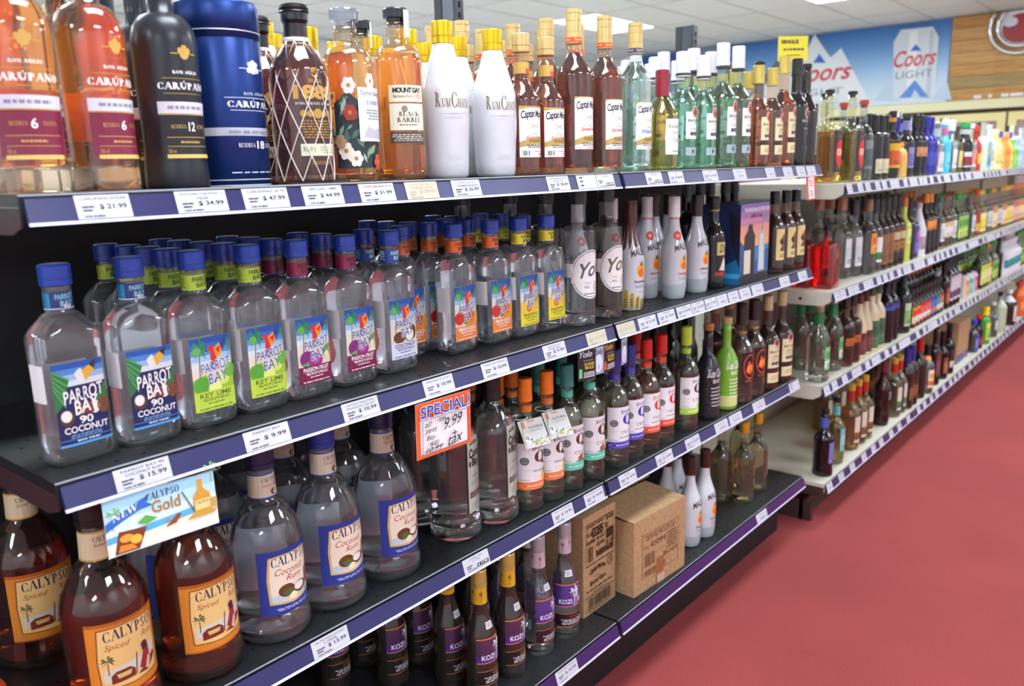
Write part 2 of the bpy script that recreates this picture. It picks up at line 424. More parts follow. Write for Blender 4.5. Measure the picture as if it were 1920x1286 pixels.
# ---- far wall: planks, banner, cooler
WX = XW-.02
woods = []
for k, (a, b2) in enumerate((('a8703a', 'd09a58'), ('b57c40', 'dcab6a'), ('c08a4c', 'e0b47a'), ('9a8050', 'b99c68'))):
    m, t, b = nm('plank_wood_%d' % k); tc = t.nodes.new('ShaderNodeTexCoord'); mp = t.nodes.new('ShaderNodeMapping'); mp.inputs['Scale'].default_value = (3, 2.2, 22)
    n = t.nodes.new('ShaderNodeTexNoise'); n.inputs['Scale'].default_value = 1.5; n.inputs['Detail'].default_value = 6; n.inputs['Distortion'].default_value = 1.2
    r = t.nodes.new('ShaderNodeValToRGB'); r.color_ramp.elements[0].color = hexc(a); r.color_ramp.elements[1].color = hexc(b2); r.color_ramp.elements[0].position = .3; r.color_ramp.elements[1].position = .7
    v = t.nodes.new('ShaderNodeTexVoronoi'); v.inputs['Scale'].default_value = 3.2
    rk = t.nodes.new('ShaderNodeValToRGB'); rk.color_ramp.elements[0].color = hexc('6b4220'); rk.color_ramp.elements[1].color = (1, 1, 1, 1); rk.color_ramp.elements[1].position = .12
    mx = t.nodes.new('ShaderNodeMixRGB'); mx.blend_type = 'MULTIPLY'; mx.inputs[0].default_value = .7
    t.links.new(tc.outputs['Object'], mp.inputs[0]); t.links.new(mp.outputs[0], n.inputs['Vector']); t.links.new(tc.outputs['Object'], v.inputs['Vector'])
    t.links.new(n.outputs['Fac'], r.inputs[0]); t.links.new(v.outputs['Distance'], rk.inputs[0]); t.links.new(r.outputs[0], mx.inputs[1]); t.links.new(rk.outputs[0], mx.inputs[2])
    t.links.new(mx.outputs[0], b.inputs['Base Color']); b.inputs['Roughness'].default_value = .6; woods.append(m)
clad = MB().box(XW-.012, -2.4, 1.95, XW-.001, 1.46, CEIL-.005).obj('wall_cladding', plain('5a3c20', .8), kind='structure')
clad.name = 'trim_1'
z = 1.955; k = 0
while z < CEIL-.05:
    h = min(.13, CEIL-.01-z); y = 1.455; rg = random.Random(int(z*100))
    while y > -2.35:
        w = rg.uniform(.7, 1.5); y2 = max(y-w, -2.38)
        MB().box(0, y2-y+.003, 0, -.016-.006*rg.random(), 0, h-.005).obj('plank', woods[3 if k == 1 else rg.choice((0, 1, 1, 2))], clad, loc=(XW-.012, y, z))
        y = y2
    z += .13; k += 1
def wp(px, py, X=WX):
    q = onx(px, py, X); return q.y, q.z
BY1, BY0, BZ0, BZ1 = 5.7, 1.47, 1.955, CEIL-.01
BW, BH = BY1-BY0, BZ1-BZ0
def bu(px, py):
    y, z = wp(px, py); return (BY1-y)/BW, (z-BZ0)/BH
ban = thing('wall_banner', (XW-.002, BY1, BZ0), 'long blue mountain beer banner with red script on far wall', 'banner')
mb = MB().box(-.016, -BW, 0, 0, 0, BH).obj('panel', plain('8fb7e2', .5), ban)
A = Art()
sk = ['3f73bd', '4f83c8', '6396d4', '7cabdf', '97bee8', 'b3d0ef', 'cadef3', 'd9e6f5', 'e0eaf6']
def mixh(a, b, t): return ''.join('%02x' % round(int(a[i:i+2], 16)*(1-t)+int(b[i:i+2], 16)*t) for i in (0, 2, 4))
for i in range(32):
    q = i/31*(len(sk)-1.001); A.r(0, 1-(i+1)/32, 1, 1-i/32, mixh(sk[int(q)], sk[int(q)+1], q-int(q)))
A.p([(0, .95), (.30, .95), bu(1390, 110), bu(1330, 130), (.02, .3), (0, .4)], '3a5ea6')
A.p([bu(1180, 150), bu(1330, 88), bu(1372, 90), bu(1300, 140), bu(1240, 190)], '8493b5')
A.p([bu(1395, 190), bu(1480, 85), bu(1505, 110), bu(1470, 190)], '5a6580')
A.p([bu(1470, 191), bu(1528, 64), bu(1558, 108), bu(1578, 90), bu(1630, 189)], 'eef0f6')
A.p([bu(1395, 192), bu(1480, 120), bu(1500, 192)], 'e4e8f2')
for (x0, y0, x1, y1, x2, y2) in ((1640, 189, 1665, 150, 1690, 189), (1745, 187, 1775, 148, 1785, 187)): A.p([bu(x0, y0), bu(x1, y1), bu(x2, y2)], 'c7daee')
A.p([bu(1525, 118), bu(1537, 101), bu(1549, 118)], '2e6fd0')
def btxt(s, x0, y0, x1, y1, c, st):
    a = bu(x0, y1); b = bu(x1, y0); A.t(s, a[0], a[1], b[0], b[1], c, st)
btxt('Coors', 1486, 113, 1599, 157, 'd9434a', 'ib'); btxt('LIGHT', 1490, 163, 1582, 182, '8b97ab', 'n')
can = [bu(1676, 185), bu(1676, 80), bu(1690, 56), bu(1750, 50), bu(1761, 70), bu(1752, 184)]
A.p(can, 'dfe4ee'); A.p([bu(1700, 185), bu(1706, 60), bu(1722, 56), bu(1716, 185)], 'f4f6fa'); A.p([bu(1735, 185), bu(1745, 56), bu(1752, 60), bu(1745, 185)], 'c9d0de')
A.p([bu(1707, 96), bu(1718, 83), bu(1729, 95)], '2c5fd2'); A.p([bu(1686, 184), bu(1716, 150), bu(1742, 182)], '5b8fe0'); A.p([bu(1708, 184), bu(1716, 168), bu(1727, 183)], 'cfdcf4')
btxt('Coors', 1676, 89, 1758, 128, 'd9434a', 'ib'); btxt('LIGHT', 1680, 129, 1750, 149, '7d8798', 'n')
obj('print', A.build('print', lambda u, v, o: (-.016-o, -(u+BW/2), v), BW, BH, step=0, base=.0006, dl=.0004), mb)
# cooler along the far wall under the banner
cream = plain('c4bd98', .45); dk = plain('3a2e26', .6)
cx = XW-.62
cool = thing('glass_door_cooler', (cx, 0, 0), 'long cream framed drinks cooler with glass doors on far wall', 'cooler')
MB().box(.03, -2.4, 0, .615, 5.6, 1.9).obj('cabinet', plain('4a3a34', .7), cool)
MB().box(-.04, -2.4, 1.82, .03, 5.6, 1.915).obj('header', cream, cool)
MB().box(.03, -2.4, 1.9, .615, 5.6, 1.915).obj('top_ledge', cream, cool)
MB().box(-.02, -2.4, 0, .03, 5.6, .22).obj('kick_plate', plain('6b665a', .6), cool)
gm, t, b = nm('cooler_glass'); b.inputs['Base Color'].default_value = hexc('8a6f6a'); b.inputs['Roughness'].default_value = .08; b.inputs['Specular IOR Level'].default_value = .8
for i in range(10):
    y = -2.3+i*.76
    if y+.74 > 5.6: break
    f = MB(); f.box(-.03, y, .24, .03, y+.08, 1.775).box(-.03, y+.66, .24, .03, y+.74, 1.775).box(-.03, y+.08, .24, .03, y+.66, .32).box(-.03, y+.08, 1.69, .03, y+.66, 1.775)
    d = f.obj('door', plain('c9bb80', .4), cool)
    MB().box(-.012, y+.08, .32, .004, y+.66, 1.69).obj('pane', gm, d)
    MB().box(-.05, y+.63, .9, -.03, y+.655, 1.25).obj('handle', dk, d)
for i, (a, w) in enumerate(((1826, 14), (1853, 7), (1877, 14), (1894, 24))):
    y, zz = wp(a, 182); y2, _ = wp(a+w, 182)
    o = MB().box(-.006, y2-y, 0, 0, 0, .035).obj('shelf_ticket', plain('f2f2f5', .5), loc=(XW-.024, y, 1.965))
    tag(o, 'small white ticket stuck along the foot of the plank wall', 'ticket', 'tickets under the plank wall')
# round chrome-rimmed wall sign
sy, sz = .78, 2.70
sg = thing('round_wall_sign', (XW-.03, sy, sz), 'round chrome ringed sign with red face, tucked under the ceiling on the plank wall', 'sign')
ZTOP = CEIL-.02-sz
def ring(R, r, mat, name, x):
    a0 = math.asin(min(1, ZTOP/R)); n = 36
    pts = [(x, -R*math.cos(-PI-a0+(PI+2*a0)*i/n), R*math.sin(-PI-a0+(PI+2*a0)*i/n)) for i in range(n+1)]
    return MB().tube(pts, r, 8).obj(name, mat, sg, True)
chrome = plain('e8eaf2', .12, .9)
ring(.29, .02, chrome, 'outer_ring', -.05); ring(.215, .018, chrome, 'inner_ring', -.05)
pts = [(.2*math.cos(2*PI*i/40), min(.2*math.sin(2*PI*i/40), ZTOP)) for i in range(40)]
dd = MB().prism(pts, 'x', -.03, -.012).obj('face', plain('e9e9f0', .3), sg)
A = Art(); A.c(.5, .42, .44, .38, 'a8383c', 30); A.c(.25, .6, .17, .13, 'dfe2ee'); A.c(.78, .52, .17, .2, 'eceef4'); A.c(.3, .45, .05, .04, '3a49c0')
obj('print', A.build('print', lambda u, v, o: (-.03-o, -u, v-.2), .4, .4, 0, .0006, .0004), dd)

# ================================================================== shelving
ZA = [1.318, .977, .587, .228]; YA = [0, .015, .041, .004]
ZB = [1.251, .8745, .5256, .157]; YB = [-.035, -.013, .005, -.025]
XB, SEC = 2.584, 1.22
DEPTH = .46
blackm = speck('black_powder_coat', '17181b', '202125', 300, .42, .05)
backm = plain('101114', .6)
creamm = speck('cream_enamel', 'c9c5b4', 'd3cfbf', 200, .4, .05)
brownm = plain('3d2c28', .5)
railm = plain('2a2c5c', .3, name='rail_blue'); railp = plain('38205a', .3, name='rail_violet')
lipm = plain('cfcfe6', .25); glintm = plain('aab0bb', .3)
slopes = ((-.003, -.0045), (-.012, -.0335))     # price rail: top and bottom edge relative to the shelf's top front edge
def rail_frame(y, z):
    b = Vector((0, y+slopes[1][0]-.0026, z+slopes[1][1])); t2 = Vector((0, y+slopes[0][0]-.0026, z+slopes[0][1]))
    up = (t2-b).normalized(); return b, up, Vector((0, -up.z, up.y)), (t2-b).length
hole_cache = {}
def shelf(x0, x1, y, z, body, label, grp, violet=False, left_bracket=False, cream_side=False, base=False, holes=True):
    o = thing('gondola_shelf', (x0, y, z), label, 'shelf', grp)
    L = x1-x0; D = DEPTH-y
    MB().box(0, .001, -.014, L, D, 0).obj('board', body, o)
    MB().box(0, 0, -.031, L, .0015, -.0005).obj('front_lip', body, o)
    MB().box(0, -.0006, -.0016, L, .0004, .0005).obj('edge_highlight', glintm, o)  # pale strip: highlight painted along the shelf's top front edge
    (a, b), (c, d) = slopes
    MB().prism([(a, b), (a-.0022, b), (c-.0022, d), (c, d), (c+.004, d), (a+.002, b-.012)], 'x', .004, L-.004).obj('price_rail', railp if violet else railm, o)
    MB().prism([(c-.0038, d-.001), (c-.002, d+.0026), (c, d+.0026), (c, d-.001)], 'x', .003, L-.003).obj('rail_lip', lipm, o)
    side = (brownm if base else creamm) if cream_side else plain('3a2228', .5) if left_bracket else body
    for xx in (0.0, L-.003):
        bt = MB().prism([(.002, -.0145), (D, -.0145), (D, -.052 if cream_side or (left_bracket and xx == 0) else -.024), (.03, -.052 if cream_side else -.045 if left_bracket and xx == 0 else -.024), (.002, -.036 if cream_side or (left_bracket and xx == 0) else -.022)], 'x', xx, xx+.003).obj('bracket', side, o)
    if cream_side: MB().lathe([(-.0006, .006), (.0006, .006)], 10).obj('bolt_hole', plain('1a1a1a', .8), o, loc=(-.0006, .11, -.03), rot=(0, PI/2, 0))
    if holes:
        h = MB(); nxh = int(L/.036)
        for i in range(nxh):
            for j in range(1, 8):
                cx2, cy2 = .03+i*.036+(j % 2)*.018, .02+(j-1)*.032
                n = len(h.v); h.v += [(cx2+.0034*math.cos(q*PI/4), cy2+.0034*math.sin(q*PI/4), .0004) for q in range(8)]; h.f.append(tuple(range(n, n+8)))
        h.obj('perforations', plain('030303', .9), o, kind='stuff')
    return o
lev = ['top', 'second', 'third', 'bottom']
for k in range(4):
    for s in range(2):
        xa = s*SEC+(.0 if s == 0 else .004); xb = (s+1)*SEC-(.004 if s == 0 else 0)
        nb = [['amber and white bottles', 'green and gold bottles'], ['parrot label flasks', 'white palm label bottles'], ['big round handle bottles', 'cork topped bottles'], ['violet label bottles', 'white palm label bottles beside cartons']][k][s]
        shelf(xa, xb, YA[k], ZA[k], blackm, '%s black metal shelf with blue price rail holding %s' % (lev[k], nb) if k < 3 else 'bottom black metal shelf with violet price rail holding %s' % nb, 'black gondola shelves', violet=(k == 3), left_bracket=(s == 0))
NB = 5
for k in range(4):
    for s in range(NB):
        shelf(XB+s*SEC+.001, XB+(s+1)*SEC-.001, YB[k], ZB[k], creamm, '%s cream metal shelf with blue price rail, %s bay past the black shelving' % (lev[k], ['first', 'second', 'third', 'fourth', 'fifth'][s]), 'cream gondola shelves', violet=(k == 3 and s < 3), cream_side=True, base=(k == 3), holes=False)
def post(x, top, mat, label):
    o = thing('shelf_upright', (x, .495, 0), label, 'upright', 'gondola uprights')
    MB().box(-.0145, -.034, 0, .0145, .036, top).obj('column', mat, o)
    s = MB(); zz = .3
    while zz < top-.02:
        s.box(-.004, -.0346, zz, .004, -.034, zz+.014); zz += .0254
    s.obj('slots', plain('050505', .9), o, kind='stuff')
    MB().box(-.0165, .012, 0, -.0145, .036, top).box(-.0165, -.034, 0, -.0145, -.028, top).obj('flange', plain('202226', .35), o)
steel = plain('4a4d55', .22, .7)
for x, n in ((.0, 'at the open end of the black shelving'), (SEC, 'between the two black shelf bays'), (2*SEC, 'where black shelving meets cream shelving')):
    post(x, 1.81 if x > 2 else 2.2, steel, 'slotted dark steel upright post '+n)
for i, x in enumerate((-SEC, 0, SEC)):
    o = MB().box(x+.016, .478, .02, x+SEC-.016, .49, 1.27).obj('back_panel', backm)
    tag(o, ['black back panel left of the shelf ends', 'black back panel behind the parrot label flasks', 'black back panel behind the white palm label bottles'][i], 'panel', 'black gondola back panels')
o = MB().box(0.02, .09, 0, 2*SEC, .1, .13).obj('kick_plate', backm); tag(o, 'black kick plate under the lowest black shelf', 'kick plate')
for i in range(NB+1): post(XB+i*SEC, 1.6, creamm, ['cream', 'pale cream'][i > 0]+' slotted upright post, %s along the cream shelving' % ['first', 'second', 'third', 'fourth', 'fifth', 'sixth'][i])
for i in range(NB):
    o = MB().box(XB+i*SEC+.018, .478, .02, XB+(i+1)*SEC-.018, .49, 1.24).obj('back_panel', creamm)
    tag(o, 'cream back panel behind the %s bay of cream shelving' % ['first', 'second', 'third', 'fourth', 'fifth'][i], 'panel', 'cream gondola back panels')
o = thing('base_plinth', (XB, 0, 0), 'dark brown plinth and foot under the cream shelving', 'plinth')
MB().box(0, .05, 0, NB*SEC, .065, .07).obj('kick_plate', brownm, o)
MB().prism([(.02, 0), (.46, 0), (.46, .07), (.02, .07)], 'x', 0, .02).obj('foot', brownm, o)
# diagonal end brace of the black unit
# ================================================================== bottles
def lerp(a, b, t): return a+(b-a)*t
SHF = {
 'cos': lambda t: (1-math.cos(PI*t))/2,
 'round': lambda t: 1-math.sqrt(max(0, 1-t*t)),
 'dome': lambda t: 0.55*(1-math.sqrt(max(0, 1-t*t)))+0.45*(1-math.cos(PI*t))/2,
 'taper': lambda t: t*.85+.15*(1-math.cos(PI*t))/2,
 'sharp': lambda t: math.sin(t*PI/2),
 'long': lambda t: (1-math.cos(PI*t**.8))/2,
}
class Kind: pass
KINDS = {}
def sup(t, a, b, n):
    s, c = math.sin(t), math.cos(t); e = 2/n
    return (math.copysign(abs(s)**e, s)*a, -math.copysign(abs(c)**e, c)*b)
def rows_for(sp, inset=0, z0=0, z1=None):
    H, Ra = sp['H'], sp['R']; Rb = sp.get('Rb', Ra); N = sp.get('n', 2); rn = sp.get('rn', .0135)
    hs, hn = sp['hs']*H, sp['hn']*H; top = sp.get('neck_top', .97)*H; f = SHF[sp.get('sh', 'cos')]
    ws = sp.get('waist', [(0, 1), (1, 1)])
    def wst(z):
        q = z/hs
        for (a, sa), (b, sb) in zip(ws, ws[1:]):
            if a <= q <= b:
                t = (q-a)/(b-a); t = t*t*(3-2*t); return lerp(sa, sb, t)
        return ws[-1][1]
    R = []
    bev = sp.get('bev', .006)
    for q in (0, .35, .75, 1):
        R.append((bev*q*q if q < 1 else bev, -bev*(1-q)*.75))
    out = [(z, (Ra+d)*wst(z), (Rb+d)*wst(z), N) for z, d in R]
    nb = sp.get('nb', 8)
    for i in range(1, nb+1):
        z = lerp(bev, hs, i/nb); w = wst(z); out.append((z, Ra*w, Rb*w, N))
    we = wst(hs)
    for i in range(1, 11):
        t = i/10; z = lerp(hs, hn, t); g = f(t); out.append((z, lerp(Ra*we, rn, g), lerp(Rb*we, rn, g), lerp(N, 2, min(1, t*1.4))))
    rt = sp.get('rt', rn)
    for i in range(1, 4):
        t = i/3; out.append((lerp(hn, top, t), lerp(rn, rt, t), lerp(rn, rt, t), 2))
    return out
def rad_at(rows, z):
    for (a, b) in zip(rows, rows[1:]):
        if a[0] <= z <= b[0]:
            t = (z-a[0])/max(1e-6, b[0]-a[0]); return tuple(lerp(a[i], b[i], t) for i in (1, 2, 3))
    return rows[-1][1:]
def rows_mesh(name, rows, seg, mat):
    vs, fs = [], []
    for z, a, b, n in rows:
        for i in range(seg):
            x, y = sup(2*PI*i/seg, a, b, n); vs.append((x, y, z))
    k = len(rows)
    for j in range(k-1):
        for i in range(seg):
            i2 = (i+1) % seg; fs.append((j*seg+i, j*seg+i2, (j+1)*seg+i2, (j+1)*seg+i))
    fs.append(tuple(range(seg-1, -1, -1))); fs.append(tuple((k-1)*seg+i for i in range(seg)))
    return mesh(name, vs, fs, mat, True)
def surf_for(rows, zmid, rot=0.0, zbase=0.0, u0=0.0):
    a, b, n = rad_at(rows, zmid); M = 720
    tab = [(0.0, 0.0)]; px = sup(0, a, b, n); s = 0
    for i in range(1, M+1):
        t = PI*i/M; q = sup(t, a, b, n); s += math.hypot(q[0]-px[0], q[1]-px[1]); tab.append((s, t)); px = q
    half = s
    def par(u):
        sg = 1 if u >= 0 else -1; u = min(abs(u), half); i = 0
        lo, hi = 0, M
        while hi-lo > 1:
            m = (lo+hi)//2
            if tab[m][0] <= u: lo = m
            else: hi = m
        (s0, t0), (s1, t1) = tab[lo], tab[hi]
        return sg*(t0+(t1-t0)*((u-s0)/max(1e-9, s1-s0)))
    cr, sr = math.cos(rot), math.sin(rot)
    def surf(u, v, o):
        z = zbase+v; a2, b2, n2 = rad_at(rows, z); t = par(u+u0); x, y = sup(t, a2+o, b2+o, n2)
        return (x*cr-y*sr, x*sr+y*cr, z)
    surf.half = half
    return surf
def patch(name, surf, W, H, mat, nu=None, nv=4, off=.00025, shape=None):
    nu = nu or max(4, int(W/.006)); vs, fs = [], []
    for j in range(nv+1):
        for i in range(nu+1):
            u = -W/2+W*i/nu; v = H*j/nv
            if shape:
                lo, hi = shape(i/nu); v = H*(lo+(hi-lo)*j/nv)
            vs.append(surf(u, v, off))
    for j in range(nv):
        for i in range(nu):
            q = j*(nu+1)+i; fs.append((q, q+1, q+nu+2, q+nu+1))
    return mesh(name, vs, fs, mat, True)
def cap_profile(style, z0, z1, r):
    h = z1-z0
    if style == 'screw': return [(z0, r*.97), (z0+.001, r), (z0+h*.28, r), (z0+h*.29, r*.95), (z0+h*.34, r*.95), (z0+h*.35, r), (z1-.002, r), (z1-.0006, r*.95), (z1, r*.85)]
    if style == 'tall': return [(z0, r*1.03), (z0+h*.3, r*1.02), (z0+h*.305, r*.985), (z0+h*.325, r*.985), (z0+h*.33, r), (z0+h*.62, r), (z0+h*.625, r*.97), (z0+h*.645, r*.97), (z0+h*.65, r), (z0+h*.84, r), (z0+h*.85, r*.97), (z0+h*.88, r), (z1-.002, r), (z1, r*.86)]
    if style == 'cork': return [(z0, r*.72), (z0+h*.42, r*.72), (z0+h*.43, r), (z1-.003, r*1.02), (z1-.0008, r*.95), (z1, r*.8)]
    if style == 'knob': return [(z0, r*.8), (z0+h*.2, r*.95), (z0+h*.55, r*.95), (z0+h*.6, r*1.06), (z0+h*.66, r), (z1-.006, r*1.06), (z1-.002, r), (z1, r*.82)]
    return [(z0, r), (z1, r)]
def kind(key, **sp):
    """bottle kind: builds the shared meshes of its parts"""
    K = Kind(); K.sp = sp; K.parts = []
    seg = sp.get('seg', 32); rows = rows_for(sp); K.rows = rows; H = sp['H']
    gm = sp.get('gmat') or glass(sp.get('glass', 'f4f7f6'), sp.get('haze', .03))
    K.parts.append(('glass_body' if not sp.get('gmat') else 'body', rows_mesh('bottle_body', rows, seg, gm), None))
    if sp.get('liq'):
        zf = sp.get('fill', .84)*H; th = sp.get('wall', .0022); zb = sp.get('foot', .007)
        lr = [(z, max(.003, a-th), max(.003, b-th), n) for z, a, b, n in rows if zb < z < zf]
        e0 = rad_at(rows, zb); e1 = rad_at(rows, zf)
        lr = [(zb, max(.003, e0[0]-th-.004), max(.003, e0[1]-th-.004), e0[2]), (zb+.0025, e0[0]-th, e0[1]-th, e0[2])] + [q for q in lr if q[0] > zb+.004] + [(zf, max(.003, e1[0]-th), max(.003, e1[1]-th), e1[2])]
        K.parts.append(('liquid', rows_mesh('liquid', lr, seg, liquid(sp['liq'])), None))
    if sp.get('foot', 0) > .019 and not sp.get('gmat'):
        ft = sp['foot']; br = [(z, a-.0012, b-.0012, n) for z, a, b, n in rows if .0008 < z < ft-.002]; e = rad_at(rows, ft-.001); br.append((ft-.001, e[0]-.0012, e[1]-.0012, e[2]))
        K.parts.append(('thick_base', rows_mesh('thick_base', br, seg, liquid('f6f4ee', 1.45)), None))
    if sp.get('cap'):
        st, c0, c1, r, col = sp['cap'][:5]; mt = plain(col, .3, sp['cap'][5] if len(sp['cap']) > 5 else 0.0)
        K.parts.append(('cap', MB().caplathe(cap_profile(st, c0*H, c1*H, r), 24).mesh('cap', mt, True), None))
    for ex in sp.get('rings', []):
        z0, z1, r, col, met = ex; K.parts.append(('ring', MB().lathe([(z0*H, r), (z1*H, r)], 24).mesh('ring', plain(col, .3, met), True), None))
    for lb in sp.get('labels', []):
        z0, z1 = lb['z']; zb = z0*H; h = (z1-z0)*H; rot = math.radians(lb.get('rot', 0))
        sf = surf_for(rows, zb+h/2, rot, zb, lb.get('u0', 0)); W = lb.get('w', .06)
        if W == 'all': W = 2*sf.half-.0002
        base = lb.get('col'); pidx = None
        if base:
            K.parts.append((lb.get('name', 'label'), patch('label', sf, W, h, plain(base, lb.get('rough', .45), lb.get('metal', 0)), nv=lb.get('nv', 10 if sp.get('waist') else 4), off=lb.get('off', .00025), shape=lb.get('shape')), None)); pidx = len(K.parts)-1
        if lb.get('art'):
            st = lb.get('step', .006)
            K.parts.append(('print', lb['art'].build('print', sf, W, h, step=st, vstep=lb.get('vstep', .012 if sp.get('waist') else 0), base=lb.get('off', .00025)+(.0002 if base else .00005)), pidx))
    for nm_, me in sp.get('extra', []): K.parts.append((nm_, me, None))
    KINDS[key] = K; return K
PLACED = []
def settle(key, x, y, z, back=False):
    """nudge a bottle off its neighbours on the same shelf; None when there is no room"""
    sp = KINDS[key].sp; wmax = max(q[1] for q in KINDS[key].rows)/sp['R']; a = sp['R']*wmax; b = sp.get('Rb', sp['R'])*wmax; box = sp.get('n', 2) > 2.2
    for _ in range(12):
        hit = False
        for (x2, y2, z2, a2, b2, bx2) in PLACED:
            if abs(z-z2) > .02 or abs(x-x2) > a+a2+.001 or abs(y-y2) > b+b2+.001: continue
            dx, dy = x-x2, y-y2
            if box or bx2:
                ox, oy = a+a2+.0012-abs(dx), b+b2+.0012-abs(dy)
                if ox <= 0 or oy <= 0: continue
                if back or oy < ox*.5: y += oy if dy >= 0 else -oy
                else: x += ox if dx >= 0 else -ox
            else:
                R = a+a2+.0012; d = math.hypot(dx, dy)
                if d >= R: continue
                if back: y = y2+math.sqrt(max(0, R*R-dx*dx))
                else: x = x2+math.copysign(math.sqrt(max(0, R*R-dy*dy)), dx)
            hit = True
        if not hit: break
    if hit or y+b > .455: return None
    PLACED.append((x, y, z, a, b, box)); return x, y
def spawn(key, x, y, z, label, group=None, rz=0.0, name='bottle', cat='bottle', scale=None, back=False):
    q = settle(key, x, y, z, back)
    if q is None: print('no room', key, round(x, 2), round(y, 2), round(z, 2)); return None
    x, y = q
    K = KINDS[key]; o = thing(K.sp.get('name', name), (x, y, z), label, K.sp.get('cat', cat), group, rz)
    if scale: o.scale = (scale,)*3
    made = []
    for nm_, me, pi in K.parts: made.append(obj(nm_, me, made[pi] if pi is not None else o))
    return o
def brand_palm(A, x, y, s, asp, c1, c2): A.palm(x, y, s, c1, c2, .12, asp)

# ---------------- label artwork
def art_carupano(n):
    A = Art()
    g = 'c9a24a'
    A.c(.5, .93, .085, .05, g); A.c(.42, .945, .03, .025, g); A.c(.58, .945, .03, .025, g); A.c(.5, .97, .05, .02, g); A.r(.28, .92, .39, .928, g); A.r(.61, .92, .72, .928, g)
    A.t('RON AÑEJO', .28, .77, .72, .80, 'ffffff', 'Rf'); A.r(.12, .735, .88, .739, g)
    A.t('CARÚPANO', .04, .65, .96, .72, 'ffffff', 'Rf'); A.r(.12, .62, .88, .624, g)
    A.r(0, .47, 1, .56, 'd9d9e6'); A.lines(.14, .49, .86, .54, 1, '8c8ca0')
    A.r(0, .46, 1, .468, g)
    A.r(0, .14, 1, .46, '7d1b3f' if n == '6' else '14161f')
    A.t('RESERVA', .18, .355, .42, .385, g, 'R'); A.t(n, .46, .335, .55 if n == '6' else .58, .405, 'ffffff', 'b'); A.t('EXCLUSIVA' if n == '6' else 'EXC', .62, .355, .84, .385, g, 'R')
    A.r(.1, .285, .9, .29, g); A.lines(.3, .235, .7, .265, 1, g); A.r(.1, .215, .9, .219, g); A.t('750 ml', .1, .165, .22, .195, g); A.r(.08, .125, .92, .155, 'd8b765')
    return A
